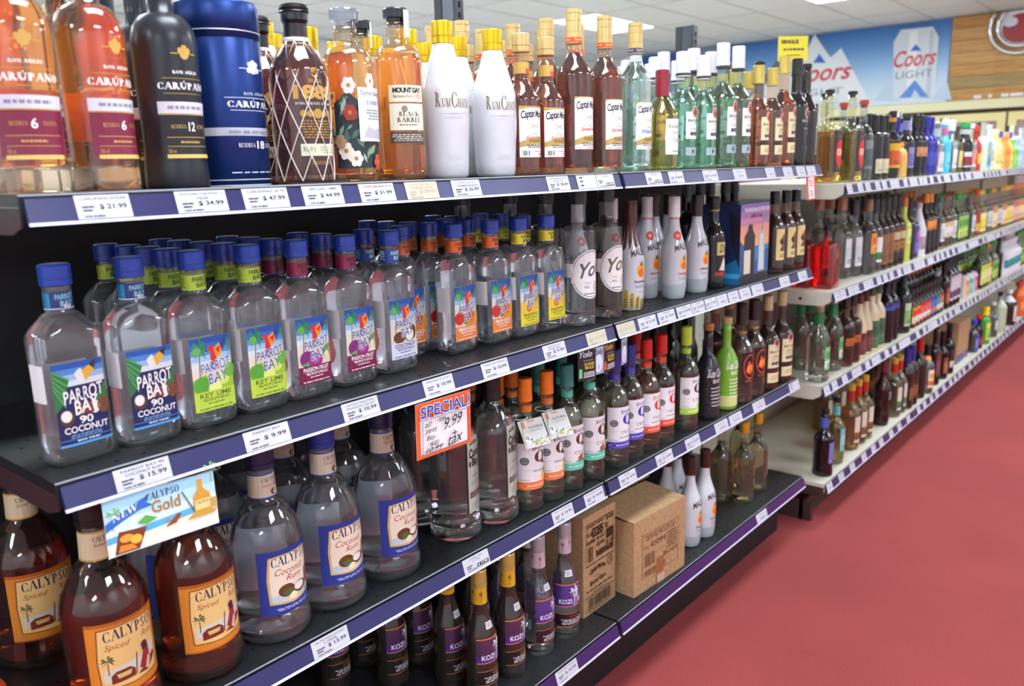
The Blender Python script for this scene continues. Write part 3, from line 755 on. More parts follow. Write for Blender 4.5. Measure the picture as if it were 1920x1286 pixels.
def art_parrot(kind):
    A = Art()
    P = dict(lime=('c3dc4e', 'KEY LIME', '4a7a22', 'd7e94a', '8cc63f'), passion=('7e1846', 'PASSION FRUIT', 'ffffff', '7e2a78', '9c2f86'), coconut=('dfe3f2', 'COCONUT', '3b4a9c', '6b4027', 'f4f0ea'), mango=('f2863a', 'MANGO', 'ffffff', 'd8312a', 'f2a12e'), pineapple=('f0dd3c', 'PINEAPPLE', '6e7a1e', 'f3b43a', 'e8683a'))
    if kind == '90':
        for i, c in enumerate(('2a5cb8', '4f8fd8', '9cc6ea', 'e2eef6')): A.r(0, .9-.07*i, 1, 1-.07*i, c)
        A.r(0, 0, 1, .72, '17245c'); A.p([(0, .95), (.3, .8), (.12, .5), (0, .42)], '2f7a44'); A.p([(1, .72), (.72, .5), (1, .36)], '2f7a44')
        for q in range(5): A.ln(0, .92-.05*q, .3-.03*q, .8-.08*q, .02, '5fae6a')
        A.p([(.4, .86), (.52, .92), (.6, .88), (.58, .76), (.48, .74)], 'f2f2f2'); A.p([(.55, .88), (.86, 1.0), (.78, .86), (.62, .76)], 'e8b53c'); A.p([(.7, .94), (.86, 1.0), (.8, .88)], '39302a')
        A.c(.18, .35, .14, .1, '5a3a2a'); A.c(.17, .37, .1, .07, 'f4f2ee'); A.c(.72, .42, .1, .08, 'f1efea'); A.c(.9, .42, .13, .1, '7a4a30')
        A.p([(.33, .36), (.7, .36), (.66, .5), (.4, .5)], '7a3a2a')
        A.t('PARROT', .16, .51, .92, .67, 'ffffff', 'b', .05); A.t('BAY', .34, .36, .8, .53, 'ffffff', 'b', .04)
        A.t('90', .4, .25, .66, .345, 'ffffff', 'b'); A.t('COCONUT', .1, .155, .94, .235, 'ffffff', 'b')
        A.lines(.2, .09, .86, .14, 2, '7fb2e8'); A.r(0, .075, 1, .082, '5aa0e0'); A.lines(.3, .04, .8, .07, 1, 'ffffff'); A.r(0, 0, 1, .03, '4fa3e6')
        return A
    bc, nm_, tcx, f1, f2 = P[kind]
    for i, c in enumerate(('2458b4', '2f74cc', '5aa0e0', 'a8d2ee', 'dcecf2', 'e8e4d4')): A.r(0, .88-.08*i, 1, 1-.08*i, c)
    A.r(0, .25, 1, .5, 'e9e2cc')
    A.palm(.16, .42, .62, '8a6a3a', '2f9a3f', .1, .75); A.palm(.92, .62, .35, '8a6a3a', '46a650', -.05, .75)
    A.c(.14, .83, .1, .06, '63c04a', 8)
    A.p([(.38, .84), (.47, .89), (.55, .86), (.62, .76), (.6, .66), (.52, .62), (.46, .7), (.48, .8)], 'd8332c'); A.p([(.54, .84), (.7, .9), (.86, .99), (.84, .86), (.72, .74), (.6, .7)], 'f0a02c'); A.p([(.7, .9), (.86, .99), (.86, .88), (.76, .77)], '2a4aa0'); A.p([(.58, .82), (.72, .86), (.68, .76)], 'd8332c'); A.p([(.38, .84), (.34, .81), (.4, .8)], '3a2a20')
    if kind == 'lime':
        A.p([(0, .44), (.3, .5), (.5, .4), (1, .52), (1, 0), (0, 0)], '9ccb3c'); A.c(.2, .36, .2, .12, '58a838'); A.c(.72, .42, .17, .1, 'd6ea6a'); A.c(.9, .5, .16, .1, '6fbb3f'); A.c(.5, .3, .16, .09, 'e4f08a')
    elif kind == 'passion':
        A.c(.25, .38, .2, .13, f1); A.c(.5, .34, .22, .12, f2); A.c(.5, .36, .12, .06, 'b565a8'); A.p([(.05, .3), (.3, .34), (.3, .27)], '5aa36a'); A.c(.84, .45, .12, .11, '7fae5a'); A.c(.84, .4, .08, .07, 'f0e2b0'); A.p([(.7, .5), (1, .58), (.96, .5), (.75, .42)], '6aa052')
    elif kind == 'coconut':
        A.c(.3, .36, .22, .1, f1); A.c(.8, .42, .15, .13, f1); A.c(.68, .38, .16, .1, 'fbfaf6'); A.ring(.68, .38, .18, .12, .14, f1)
    elif kind == 'mango':
        A.c(.18, .42, .2, .12, 'd4302a'); A.c(.64, .4, .22, .15, 'f0962c'); A.c(.7, .44, .14, .1, 'e2552a'); A.c(.92, .38, .14, .14, 'f2a430'); A.p([(.3, .36), (.55, .34), (.45, .27)], '5aa44a')
    else:
        A.p([(0, .5), (.3, .42), (1, .5), (1, .2), (0, .2)], 'f0d040'); A.c(.42, .36, .14, .09, 'ee7a3c'); A.c(.42, .36, .05, .03, 'f8d23a'); A.c(.8, .44, .2, .12, 'f2c53c'); A.p([(.6, .5), (1, .62), (.9, .46)], 'a8b43c')
    A.r(0, 0, 1, .27, bc)
    A.t('PARROT', .2, .5, .92, .655, 'f4f6fa', 'w', .05); A.t('BAY', .36, .345, .82, .505, 'f4f6fa', 'w', .04)
    A.t('PARROT', .21, .51, .91, .645, '1f3f9c', 'n', .05); A.t('BAY', .37, .355, .81, .495, '1f3f9c', 'n', .04)
    A.t(nm_, .12, .185, .88, .25, tcx, 'b'); A.lines(.12, .13, .9, .175, 2, tcx, 5); A.lines(.25, .085, .75, .115, 1, tcx, 6); A.lines(.05, .02, .95, .05, 1, tcx, 9)
    return A
def art_neck(col, tcol, n90=False):
    A = Art(); A.r(0, 0, 1, .07, '24409c'); A.r(0, .07, 1, .12, 'e8f4f8' if n90 else col)
    A.r(.0, .16, .34, .96, '2f8fc0' if n90 else col); A.lines(.06, .2, .3, .95, 6, tcol if not n90 else '17245c', 4)
    A.t('PARROT', .4, .58, .62, .88, tcol, 'b', .05); A.t('BAY', .45, .22, .6, .52, tcol, 'b', .05)
    if n90: A.t('90', .48, .12, .57, .3, 'ffffff', 'b')
    return A
def art_captain(white=False, small=False):
    A = Art(); c = '2b4f9e' if white else 'c22a30'; g = 'b99a52'
    A.r(0, 0, 1, 1, 'f6f6f8'); A.p([(0, 1), (0, .93), (.3, .965), (.7, .965), (1, .93), (1, 1)], g)
    A.t('Captain Morgan', .05, .7, .95, .9, '20222c', 'bk', 0, .035)
    A.ring(.5, .6, .12, .05, .12, 'b9b4a8'); A.ln(.3, .56, .7, .66, .008, '6a6258'); A.ln(.3, .66, .7, .56, .008, '6a6258')
    A.t('ORIGINAL', .36, .435, .64, .46, '33343c', 'n', 0, .012)
    A.t('White Rum' if white else 'Spiced Rum', .18, .33, .84, .425, '3c6ec4' if white else 'c8242c', 'ib')
    lo = .2 if small else .08
    A.p([(0, lo), (0, lo+.1), (.3, lo+.17), (.7, lo+.2), (1, lo+.16), (1, lo+.03), (.6, lo+.06), (.3, lo+.03)], g)
    A.lines(.25, lo+.09, .8, lo+.15, 2, '3c3222', 4); A.lines(.15, lo-.02, .85, lo+.05, 2, '3c3c44', 5)
    if small: A.bars(.08, .03, .3, .13, 9, '222222'); A.lines(.45, .1, .9, .13, 1, 'c03a3a', 3); A.lines(.6, .03, .85, .08, 2, '555555', 3)
    else: A.lines(.05, .02, .2, .045, 1, '3c6ec4'); A.lines(.35, .015, .9, .045, 1, 'c03a3a', 3)
    return A
def art_bacardi(bg='f3f3f5', tx='1d1d22', gold=False, black=False):
    A = Art()
    if not black: A.r(0, .33, 1, .86, bg)
    A.c(.55, .86, .25, .125, 'e8e4dc'); A.c(.55, .86, .21, .105, 'd2382c')
    A.p([(.4, .89), (.47, .87), (.55, .90), (.63, .87), (.7, .89), (.63, .83), (.55, .80), (.47, .83)], '2a1416')
    A.t('BACARDÍ', .1, .665, 1.0, .735, tx, 'b'); A.t('GOLD' if gold else 'SUPERIOR', .35, .615, .75, .64, 'b08a3c' if gold else '777a82')
    if gold: A.r(.25, .565, .85, .6, 'c2a052')
    A.lines(.2, .5, .9, .55, 2, '9a9aa2', 4); A.c(.3, .43, .1, .04, '4a4a50'); A.c(.6, .43, .22, .045, '66666c', 9); A.c(.48, .44, .07, .03, '333338')
    if gold: A.r(0, .22, 1, .33, '3a1f1a'); A.r(0, 0, 1, .22, bg); A.lines(.15, .05, .9, .17, 3, '9c8450', 2)
    else: A.r(0, 0, 1, .16, '9fb4bc' if not black else '2a2a30'); A.p([(.3, .08), (.38, .135), (.46, .08), (.38, .025)], '2c3038'); A.lines(.52, .05, .95, .12, 2, '6f8086')
    return A
def art_calypso(coco):
    A = Art()
    if coco: A.r(0, 0, 1, 1, '1f3c94'); A.p([(.14, .17), (.12, .55), (.16, .9), (.5, .94), (.86, .9), (.9, .5), (.86, .17), (.5, .13)], 'd7b878'); A.p([(.17, .2), (.16, .55), (.19, .87), (.5, .905), (.83, .87), (.86, .5), (.83, .2), (.5, .17)], 'efe5cf')
    else: A.r(0, 0, 1, 1, 'd98a2c'); A.r(0, 0, 1, .04, 'b8611e'); A.r(0, .955, 1, 1, 'b8611e'); A.p([(.12, .12), (.1, .5), (.13, .92), (.5, .94), (.88, .92), (.91, .5), (.88, .12), (.5, .1)], '8a4a22'); A.p([(.135, .135), (.115, .5), (.145, .905), (.5, .925), (.865, .905), (.895, .5), (.865, .135), (.5, .115)], 'ecca84')
    A.t('CALYPSO', .2, .74, .84, .89, '1c2450', 'R', 0, .02)
    if coco:
        A.t('Coconut', .24, .61, .72, .71, 'b23a36', 'i'); A.t('Rum', .4, .5, .66, .59, 'b23a36', 'i')
        A.p([(.17, .3), (.83, .38), (.83, .2), (.17, .2)], 'bcd3d8'); A.c(.4, .35, .13, .1, '6a3d26'); A.c(.42, .32, .08, .05, '4f6a34'); A.c(.63, .33, .13, .09, '6a3d26'); A.c(.62, .345, .1, .065, 'f6f4ec')
        A.p([(.42, .25), (.5, .3), (.58, .25), (.55, .2), (.45, .2)], 'f4f0c8'); A.p([(.78, .3), (.86, .3), (.86, .6), (.8, .55)], 'a8402c'); A.ln(.76, .2, .77, .56, .012, '5a4634')
        A.lines(.18, .05, .84, .1, 2, 'c9d3f0', 5)
    else:
        A.t('Spiced', .2, .61, .5, .71, 'a84a28', 'i'); A.t('Rum', .66, .64, .85, .72, 'a84a28', 'i')
        A.p([(.16, .36), (.6, .42), (.88, .52), (.88, .3), (.16, .2)], 'd9d6c6'); A.palm(.22, .3, .28, '5a4430', '4d5a34', .0, .8)
        A.p([(.24, .17), (.52, .19), (.52, .29), (.46, .34), (.3, .33), (.24, .28)], '7a2c24'); A.p([(.3, .29), (.48, .3), (.46, .24), (.32, .23)], 'd8c070'); A.ln(.53, .2, .56, .48, .014, '5a3428')
        A.p([(.55, .18), (.84, .36), (.86, .3), (.7, .16)], '7d3030'); A.p([(.58, .25), (.66, .46), (.74, .46), (.76, .28), (.68, .2)], 'a03030'); A.p([(.66, .2), (.72, .36), (.76, .3), (.72, .17)], 'e0c4a8'); A.c(.68, .53, .05, .05, '7a2424'); A.p([(.64, .46), (.74, .46), (.72, .54), (.66, .54)], '3a2440')
    return A
def art_calneck(coco):
    A = Art(); A.r(0, 0, 1, 1, 'd9c9a4' if not coco else 'cdbfa8'); A.r(0, 0, 1, .06, '2a4aa0' if coco else 'c7a04a'); A.r(0, .94, 1, 1, '2a4aa0' if coco else 'c7a04a')
    A.t('CALYPSO', .4, .66, .62, .84, '1c2450', 'R'); A.t('Coconut Rum' if coco else 'Spiced Rum', .4, .46, .62, .6, 'a84030', 'i')
    if coco: A.c(.54, .24, .04, .13, '5a3a26'); A.c(.565, .23, .03, .09, 'efeadc')
    return A
def art_coral():
    A = Art(); A.r(0, 0, 1, 1, 'b9bfb2'); A.p([(.1, .93), (.5, .96), (.9, .93), (.5, .945)], '3a3c3a'); A.lines(.12, .9, .9, .95, 1, '4a4c48')
    A.t('Coral', .1, .73, .94, .86, '14161a', 'w'); A.t('Bay', .3, .58, .92, .73, '14161a', 'w'); A.c(.15, .66, .09, .04, '5a4a30'); A.t('SILVER', .3, .47, .75, .5, '3a3c44', 'R')
    A.lines(.2, .36, .85, .42, 2, '8a8f86'); A.r(.1, .2, .92, .28, '43262a'); A.lines(.14, .215, .88, .265, 2, 'a89a90'); A.lines(.25, .06, .8, .12, 2, '8a8f86'); return A
def art_donq(name, qcol, band, art2):
    A = Art(); A.r(0, 0, 1, 1, 'f1f0f4'); A.r(0, 0, 1, .17, band); A.ring(.5, .085, .46, .06, .05, 'f4e8e0'); A.lines(.25, .06, .85, .11, 1, 'f6ece6')
    A.c(.2, .62, .12, .085, '3c4448'); A.c(.2, .62, .1, .065, '8f979a'); A.lines(.1, .59, .3, .66, 4, '2c3236')
    A.t('DON', .4, .84, .82, .93, qcol, 'R'); A.t('Q', .46, .5, .86, .82, qcol, 'Rf'); A.r(.1, .425, .55, .428, '8a8a92'); A.t(name, .42, .355, .94, .425, '33353c', 'ks')
    if art2 == 'orange': A.c(.84, .26, .16, .09, 'f0b02c'); A.c(.84, .26, .1, .055, 'f6d24a'); A.p([(.7, .33), (.86, .42), (.95, .33)], '3f8a4a'); A.lines(.4, .2, .75, .3, 4, 'f3c860', 6, .3)
    elif art2 == 'coco': A.c(.72, .26, .2, .085, 'a8572a'); A.c(.85, .27, .12, .07, 'f4efe6'); A.p([(.4, .2), (.7, .24), (.6, .17)], '2f9a72')
    elif art2 == 'lime': A.c(.84, .27, .14, .09, '6fc03f'); A.c(.7, .22, .1, .05, '8fd050')
    else: A.lines(.35, .24, .8, .3, 1, '9a9aa8', 4)
    A.lines(.05, .2, .35, .23, 1, '9a9aa2', 5); return A
def art_kozi():
    A = Art(); A.r(0, .0, 1, 1, '4c1f94'); A.r(0, .955, 1, 1, 'c8783a'); A.r(0, 0, 1, .045, 'c8783a')
    A.t('KOZI', .12, .14, .47, .34, 'f4f2f8', 'b'); A.t('BAY', .66, .14, .93, .34, 'f4f2f8', 'b'); A.palm(.53, .05, .92, 'f4f2f8', 'f4f2f8', .06, .42); A.palm(.6, .05, .6, 'f4f2f8', 'e6e0f0', -.04, .42); return A
def art_kozi_low(c):
    A = Art(); A.r(0, 0, 1, 1, '2a1220' if c == 'silver' else '1a1012'); A.r(0, .95, 1, 1, 'b06a34'); A.r(0, 0, 1, .05, 'b06a34'); A.t('SILVER' if c == 'silver' else 'GOLD', .38, .68, .66, .84, 'b0503c' if c == 'silver' else 'c88a3a', 'R'); A.lines(.15, .15, .9, .58, 4, 'dcd8dc', 3); return A
def art_kozi_neck(col):
    A = Art(); A.r(0, 0, 1, 1, col)
    for i in range(6): A.palm(.06+i*.17, .1+.12*(i % 2), .75, '4a2418', '4a2418', .02, .12)
    return A
def art_malibu(sub, c2='c23a2c', drips=False):
    A = Art(); A.t('MALIBU', .08, .78, .92, .93, '2a2422', 'b', 0, .05)
    A.c(.5, .5, .2, .16, 'f2b428'); A.c(.5, .46, .16, .09, 'e8702c'); A.palm(.5, .38, .36, '3a1d10', '3a1d10', .02, .62)
    A.t(sub, .2, .24, .82, .3, c2, 'b'); A.lines(.22, .12, .8, .19, 2, '8a8a90', 4); A.lines(.35, .02, .65, .06, 1, '9a9aa0', 4); return A
def art_yolo(gold):
    A = Art(); A.c(.5, .5, .5, .5, 'f0f0ee', 36); A.ring(.5, .5, .47, .47, .03, '3a3a3c', 40); A.r(0 if not gold else .5, .33, .5, .68, 'f0f0ee')
    A.t('Yolo', .2, .42, .95, .72, '6a6248' if gold else '55585e', 'ib', .1); A.ring(.66, .24, .1, .1, .14, '55585e'); A.t('10' if gold else 'S', .62, .19, .7, .29, '44464c'); A.t('40%', .3, .22, .45, .27, '55585e'); A.lines(.3, .08, .7, .13, 1, '66686c'); A.lines(.3, .3, .5, .36, 2, '9fc4d8' if not gold else 'd8b860'); return A
# ---------------- kinds on the black shelving
WHITE = plain('cccdd4', .16, 0, .5, 'white_ceramic', .3)
def backlab(z, w=.06, col='e9eaee'): return dict(z=z, w=w, col=col, rot=180, name='back_label', nv=1)
for n, lq in (('6', 'ffb252'), ('12', None)):
    kind('car'+n, H=.30, R=.0405, hs=.6, hn=.735, sh='round', rn=.016, waist=[(0, 1.0), (.12, .99), (.3, .93), (.75, .98), (1, 1)], glass='fff2e2' if lq else 'ffffff', liq=lq, foot=.03, fill=.8, bev=.003,
         gmat=None if lq else plain('24262e', .3, 0, .4, 'matte_black_glass'), cap=('cork', .93, 1, .02, '1c1c20'), labels=[dict(z=(.06, .60), w=.078, art=art_carupano(n))]+([backlab((.2, .4), .05, 'e0a040')] if lq else []))
net = MB(); NR = .0432
for i in range(9):
    for sgn in (1, -1):
        pts = []
        for j in range(25):
            z = .004+j/24*.166; a = 2*PI*i/9+sgn*j/24*1.6; rr = NR if z < .15 else NR-(z-.15)*.35; pts.append((rr*math.sin(a), -rr*math.cos(a), z))
        for j in range(1, 9):
            t = j/8; z = .17+t*.035; rr = lerp(.036, .0185, t); a = 2*PI*i/9+sgn*(1.6+t*.5); pts.append((rr*math.sin(a), -rr*math.cos(a), z))
        net.tube(pts, .0008, 4)
net.lathe([(.203, .019), (.206, .0195), (.209, .019)], 20)
A = Art(); A.r(.42, .88, .56, .97, 'b98a3a'); A.ln(.44, .92, .48, .895, .02, '201210'); A.ln(.48, .895, .55, .96, .02, '201210'); A.t('BRUGAL', .34, .82, .66, .86, 'b98a3a', 'b'); A.t('1888', .02, .66, .98, .8, 'c2974a', 'w'); A.t('DOBLEMENTE AÑEJADO', .05, .605, .95, .635, 'e6e0d6', 'R')
for i, q in enumerate((.2, .34, .5, .66, .8)): A.c(q, .52, .1 if i == 2 else .07, .05 if i == 2 else .035, 'b8923e')
A.lines(.12, .27, .9, .46, 7, 'a8823c', 4); A.r(.1, .1, .96, .22, 'd9dcc0'); A.t('RUM', .15, .14, .38, .19, '3a3a34'); A.lines(.5, .12, .92, .2, 3, '9ab08a'); A.lines(.3, .01, .8, .05, 2, 'a8823c')
kind('brugal', H=.256, R=.042, hs=.62, hn=.79, sh='dome', rn=.0165, glass='e8cfc4', liq='76201a', fill=.76, foot=.012, labels=[dict(z=(.1, .66), w=.072, art=A), dict(z=(.82, .895), w='all', col='1c1a1c', name='neck_label')], cap=('knob', .89, 1, .0205, '17171a'), neck_top=.9, extra=[('cord_net', net.mesh('net', plain('e6e0d6', .7)))])
A = Art()
for i, (x, y, r, c) in enumerate(((.3, .88, .12, 'e8e2dc'), (.72, .93, .12, 'efe8e2'), (.2, .2, .13, 'e6ded4'), (.36, .12, .12, 'e9e2da'), (.82, .08, .12, 'c0482f'), (.3, .6, .12, '9c2f26'), (.12, .3, .1, 'b08a6a'))):
    for q in range(6): A.c(x+r*.6*math.cos(q*1.05), y+r*.45*math.sin(q*1.05), r*.42, r*.32, c, 8)
    A.c(x, y, r*.3, r*.2, 'b08030', 7)
leaf = Art(); rg = random.Random(5)
leaf.p([(.02, .02), (.98, .02), (.98, .6), (.6, .66), (.3, .8), (.02, .7)], '27333a')
for i in range(26):
    x, y, a, l = rg.uniform(.02, .6), rg.uniform(.05, .7), rg.uniform(.6, 2.4), rg.uniform(.12, .26); dx, dy = math.cos(a)*l, math.sin(a)*l*.7
    leaf.p([(x, y), (x+dx*.5-dy*.25, y+dy*.5+dx*.15), (x+dx, y+dy), (x+dx*.5+dy*.25, y+dy*.5-dx*.15)], rg.choice(('3f6a58', '6f9a8a', '9ab8a8', '2f5246', '84a878')))
leaf.it += A.it
leaf.r(.44, .3, 1, .86, 'e9ebf0'); leaf.t('Tommy Bahama', .48, .76, 1.0, .83, '2c3c5a', 'i'); leaf.t('TOMMY', .58, .68, .9, .73, '3c4c6a', 'R'); leaf.lines(.58, .52, .92, .64, 4, '7a8898'); leaf.p([(.5, .34), (.6, .46), (.75, .42), (.95, .45), (.95, .32)], 'b9bcc6')
kind('tommy', H=.262, R=.0405, hs=.66, hn=.79, sh='round', rn=.0185, glass='f6ead8', liq='ffcb78', fill=.745, foot=.012, labels=[dict(z=(.07, .62), w=.088, art=leaf)], cap=('cork', .88, 1, .0225, 'e4e6ee'), neck_top=.9)

for _n, _m, _p in KINDS['tommy'].parts:
    if _n == 'cap': _m.materials.clear(); _m.materials.append(glass('dfe4ec'))
A = Art(); A.r(.02, .72, .98, 1, 'e8e2c8'); A.ring(.5, .86, 0, 0, 0, 'e8e2c8', 3); A.t('MOUNT GAY', .12, .87, .9, .96, '1d1a18', 'wk'); A.t('Barbados Rum', .14, .79, .62, .84, '3a3430', 'n'); A.t('1703', .66, .775, .9, .85, 'c2503a', 'n')
A.r(.02, .24, .98, .69, 'e6e2cc'); A.c(.4, .6, .08, .06, '8a8878'); A.t('BLACK', .25, .47, .8, .555, '201c1a', 'R'); A.t('BARREL', .2, .37, .85, .455, '201c1a', 'R'); A.lines(.25, .31, .8, .35, 1, '6a6658'); A.r(.02, .02, .98, .21, '4a463e'); A.lines(.06, .05, .95, .18, 4, 'cfcab8')
kind('mtgay', H=.276, R=.04, hs=.68, hn=.80, sh='round', rn=.0165, glass='fae8cc', liq='ffb24a', fill=.735, foot=.01, labels=[dict(z=(.21, .55), w=.066, art=A), dict(z=(.83, .985), w=.013, col='c9d0c4', rot=38, name='tax_strip', off=.0055)], cap=('cork', .9, 1, .0205, '1f2127'), neck_top=.93)
A = Art(); A.t('R', .06, .45, .2, .8, '7c6a30', 'R'); A.t('UM', .22, .45, .42, .66, '76662e', 'R'); A.t('C', .44, .44, .58, .8, '7c6a30', 'R'); A.t('HATA', .59, .45, .96, .66, '8a7a42', 'R'); A.r(.14, .3, .92, .306, '9a9aa0'); A.lines(.4, .285, .6, .32, 1, '9a9aa0'); A.lines(.24, .2, .84, .24, 1, 'c4c4ca', 3)
A2 = Art(); A2.lines(.2, .55, .8, .95, 3, 'c3c6cc', 4); A2.lines(.35, .05, .65, .35, 2, 'c3c6cc', 5)
kind('rumchata', name='liqueur_bottle', H=.268, R=.0425, hs=.56, hn=.855, sh='taper', rn=.0185, gmat=WHITE, waist=[(0, .9), (.25, .93), (.7, 1), (1, .98)], cap=('screw', .855, 1, .019, 'd8b422', .75), neck_top=.87, labels=[dict(z=(.33, .6), w=.076, art=A), dict(z=(.06, .16), w=.05, art=A2)])
for key, H, R, hs, hn, small, wh, lq in (('cms', .268, .0345, .53, .70, True, False, 'e68a3c'), ('cml', .333, .040, .60, .76, False, False, 'b0481f'), ('cmw', .333, .040, .60, .76, False, True, 'eef2f0')):
    nk = Art(); nk.r(0, 0, 1, 1, '2c3a78' if wh else 'd8442a'); nk.t('Captain Morgan', .36, .15, .64, .85, 'e8c06a', 'b'); nk.t('Captain Morgan', .02, .15, .3, .85, 'e8c06a', 'b'); nk.t('Captain Morgan', .7, .15, .98, .85, 'e8c06a', 'b')
    kind(key, H=H, R=R, Rb=R*.94 if small else R, n=2.5 if small else 2, hs=hs, hn=hn, sh='cos', rn=.0155, glass='f3e4d4' if not wh else 'f4f8f7', liq=lq, fill=.74, foot=.012, waist=[(0, 1), (.12, .96), (.2, .97), (.78, .97), (.84, 1.0), (.92, 1.0), (1, .99)],
         labels=[dict(z=(.13, .49) if small else (.15, .47), w=.072, col='f6f6f8', art=art_captain(wh, small)), backlab((.16, .45), .06)]+([dict(z=(.72, .80), w='all', col='c9a44e', name='neck_label'), dict(z=(.72, .755), w=.026, col='d8442a', rot=30, off=.0006, name='neck_seal')] if small else [dict(z=(.80, .83), w='all', art=nk, off=.0026)]),
         cap=('screw', .87, 1, .018, 'c9ae72', .45) if small else ('tall', .795, 1, .0172, 'c9ae72', .5), neck_top=.95)
A = Art(); A.p([(.04, .05), (.02, .5), (.05, .97), (.95, .98), (.98, .5), (.95, .03)], 'ecebe4'); A.t('Breckenridge', .12, .7, .95, .83, '4a4844', 'i'); A.t('Spiced Rum', .3, .57, .9, .65, '8a7e5c', 'n'); A.lines(.3, .36, .9, .48, 3, 'a8a698'); A.lines(.3, .1, .9, .16, 1, '8a887c')
kind('breck', H=.238, R=.040, hs=.52, hn=.72, sh='dome', rn=.0155, glass='f2ecc8', liq='f4d45a', fill=.76, labels=[dict(z=(.14, .52), w=.07, art=A)], cap=('tall', .74, 1, .0168, '8e2432'), neck_top=.97)
for key, H, R, gl, lq, cp, art, wh in (('bac', .288, .0345, 'eefcf8', 'c9f2e4', ('tall', .79, 1, .0178, 'dcdce0'), art_bacardi(), 1), ('bacl', .33, .0385, 'e8f8ef', 'bfe8d2', ('tall', .82, 1, .0178, 'dcdce0'), art_bacardi(), 1), ('bacg', .288, .0345, 'fff2e2', 'ee9838', ('tall', .82, 1, .017, 'c9b25c', .5), art_bacardi('e9dcae', '2a1a14', True), 0), ('bacgl', .33, .0385, 'fae8d4', 'b4581f', ('tall', .84, 1, .017, 'c9b25c', .5), art_bacardi('e9dcae', '2a1a14', True), 0), ('bacb', .33, .0385, '4a4a52', '2a1410', ('tall', .84, 1, .017, '1a1a1e'), art_bacardi('222226', 'c8c8cc', False, True), 0)):
    kind(key, H=H, R=R, hs=.55, hn=.70, sh='cos', rn=.0152, glass=gl, liq=lq, fill=.7, foot=.01, labels=[dict(z=(.12, .55), w=.056, art=art)]+([dict(z=(.8, .82), w='all', col='33343a', name='cap_band', off=.004)] if wh else []), cap=cp, neck_top=.95)
A = Art(); A.r(0, 0, 1, 1, 'eeeeee'); A.r(.1, .3, .9, .8, 'e8e8ea'); A.r(.0, .9, 1, 1, 'a8242a'); A.p([(0, .16), (1, .28), (1, .2), (0, .08)], 'c03038'); A.lines(.2, .4, .8, .7, 4, '88888c')
kind('swingtop', H=.32, R=.039, hs=.52, hn=.76, sh='long', rn=.015, glass='7a4a34', liq='6a2a14', fill=.78, labels=[dict(z=(.1, .42), w=.04, col='eeeeee', rot=35, art=A)], cap=('cork', .93, 1, .016, '2a2022'), extra=[('wire_bail', MB().tube([(.016, 0, .27), (.02, 0, .3), (.014, 0, .318), (-.014, 0, .318), (-.02, 0, .3), (-.016, 0, .27)], .0012, 5).mesh('bail', plain('9a9aa0', .3, .8)))])
# parrot flasks
PBL = dict(lime=('b9d83c', '2f5a1e'), passion=('8e1c48', '3a0d20'), coconut=('1f4a9c', 'bfe6f6'), mango=('e86a22', '5a2410'), pineapple=('e8dc2c', '4a5a10'))
for f in ('90', 'lime', 'passion', 'coconut', 'mango', 'pineapple'):
    nc, ntx = PBL.get(f, ('17306e', '8fd4f0'))
    kind('pb_'+f, name='flask', haze=.065, H=.254, R=.0415, Rb=.0275, n=4.2, hs=.64, hn=.765, sh='dome', rn=.0165, glass='f3f6f8', liq='eef2f5', fill=.76, foot=.006, wall=.0016, bev=.009, waist=[(0, 1), (.06, .985), (.86, .985), (.9, 1), (1, 1)],
         labels=[dict(z=(.10, .52), w=.064, art=art_parrot(f), col='f0f0f0'), backlab((.12, .5), .058, 'e4e6ec'), dict(z=(.33, .52), w=.03, u0=-.056, col='eef0f4', name='side_label', nv=1), dict(z=(.775, .865), w='all', col=nc, art=art_neck(nc, ntx, f == '90'), name='neck_label')], cap=('screw', .895, 1, .0188, '1d3fa6'), neck_top=.93)  # white patch on the side paints in the back label seen through the flask
# round label tall bottles
for g_ in (0, 1):
    kind('yolo%d' % g_, haze=.035 if not g_ else .02, H=.308, R=.0385, hs=.685, hn=.73, sh='round', rn=.0172, glass='f3f6f7' if not g_ else 'd8d2cc', liq='eef2f4' if not g_ else 'b8a898', fill=.5, foot=.022, bev=.003, labels=[dict(z=(.2, .56), w=.1, art=art_yolo(g_), step=.005), dict(z=(.36, .46), w=.07, col='eeeeec', rot=-95, name='side_label')], cap=('screw', .885, 1, .0195, '141416'), neck_top=.95)
drip = Art()
for i in range(10): drip.p([(i/10, 1), (i/10+.1, 1), (i/10+.085, .5-.3*((i*7) % 5)/5), (i/10+.05, .25-.2*((i*3) % 4)/4), (i/10+.02, .5-.3*((i*7) % 5)/5)], '5a2c1c')
gold = Art()
for i in range(14): gold.p([(i/14, 0), (i/14+.05, 0), (i/14+.05, .4+.5*((i*5) % 7)/7), (i/14+.025, .5+.5*((i*5) % 7)/7), (i/14, .4+.5*((i*5) % 7)/7)], 'b9962c')
for i in range(14):
    for j in range(4): gold.ln(i/14, .1+j*.12, i/14+.025, .14+j*.12, .02, '2a2410')
MS = dict(name='liqueur_bottle', R=.0345, hs=.46, hn=.78, sh='long', rn=.0138, H=.272, waist=[(0, .86), (.3, .98), (.7, 1), (1, 1)])
kind('mal_sundae', **MS, gmat=WHITE, labels=[dict(z=(.16, .58), w=.068, art=art_malibu('Sundae', '3a2422')), dict(z=(.50, .8), w='all', art=drip), dict(z=(.01, .22), w='all', art=gold)], cap=('tall', .78, 1, .0155, '4a2014'))
seal = Art(); seal.c(.5, .5, .5, .5, 'd8402c', 12); seal.c(.5, .5, .2, .2, 'f0b0a0', 8)
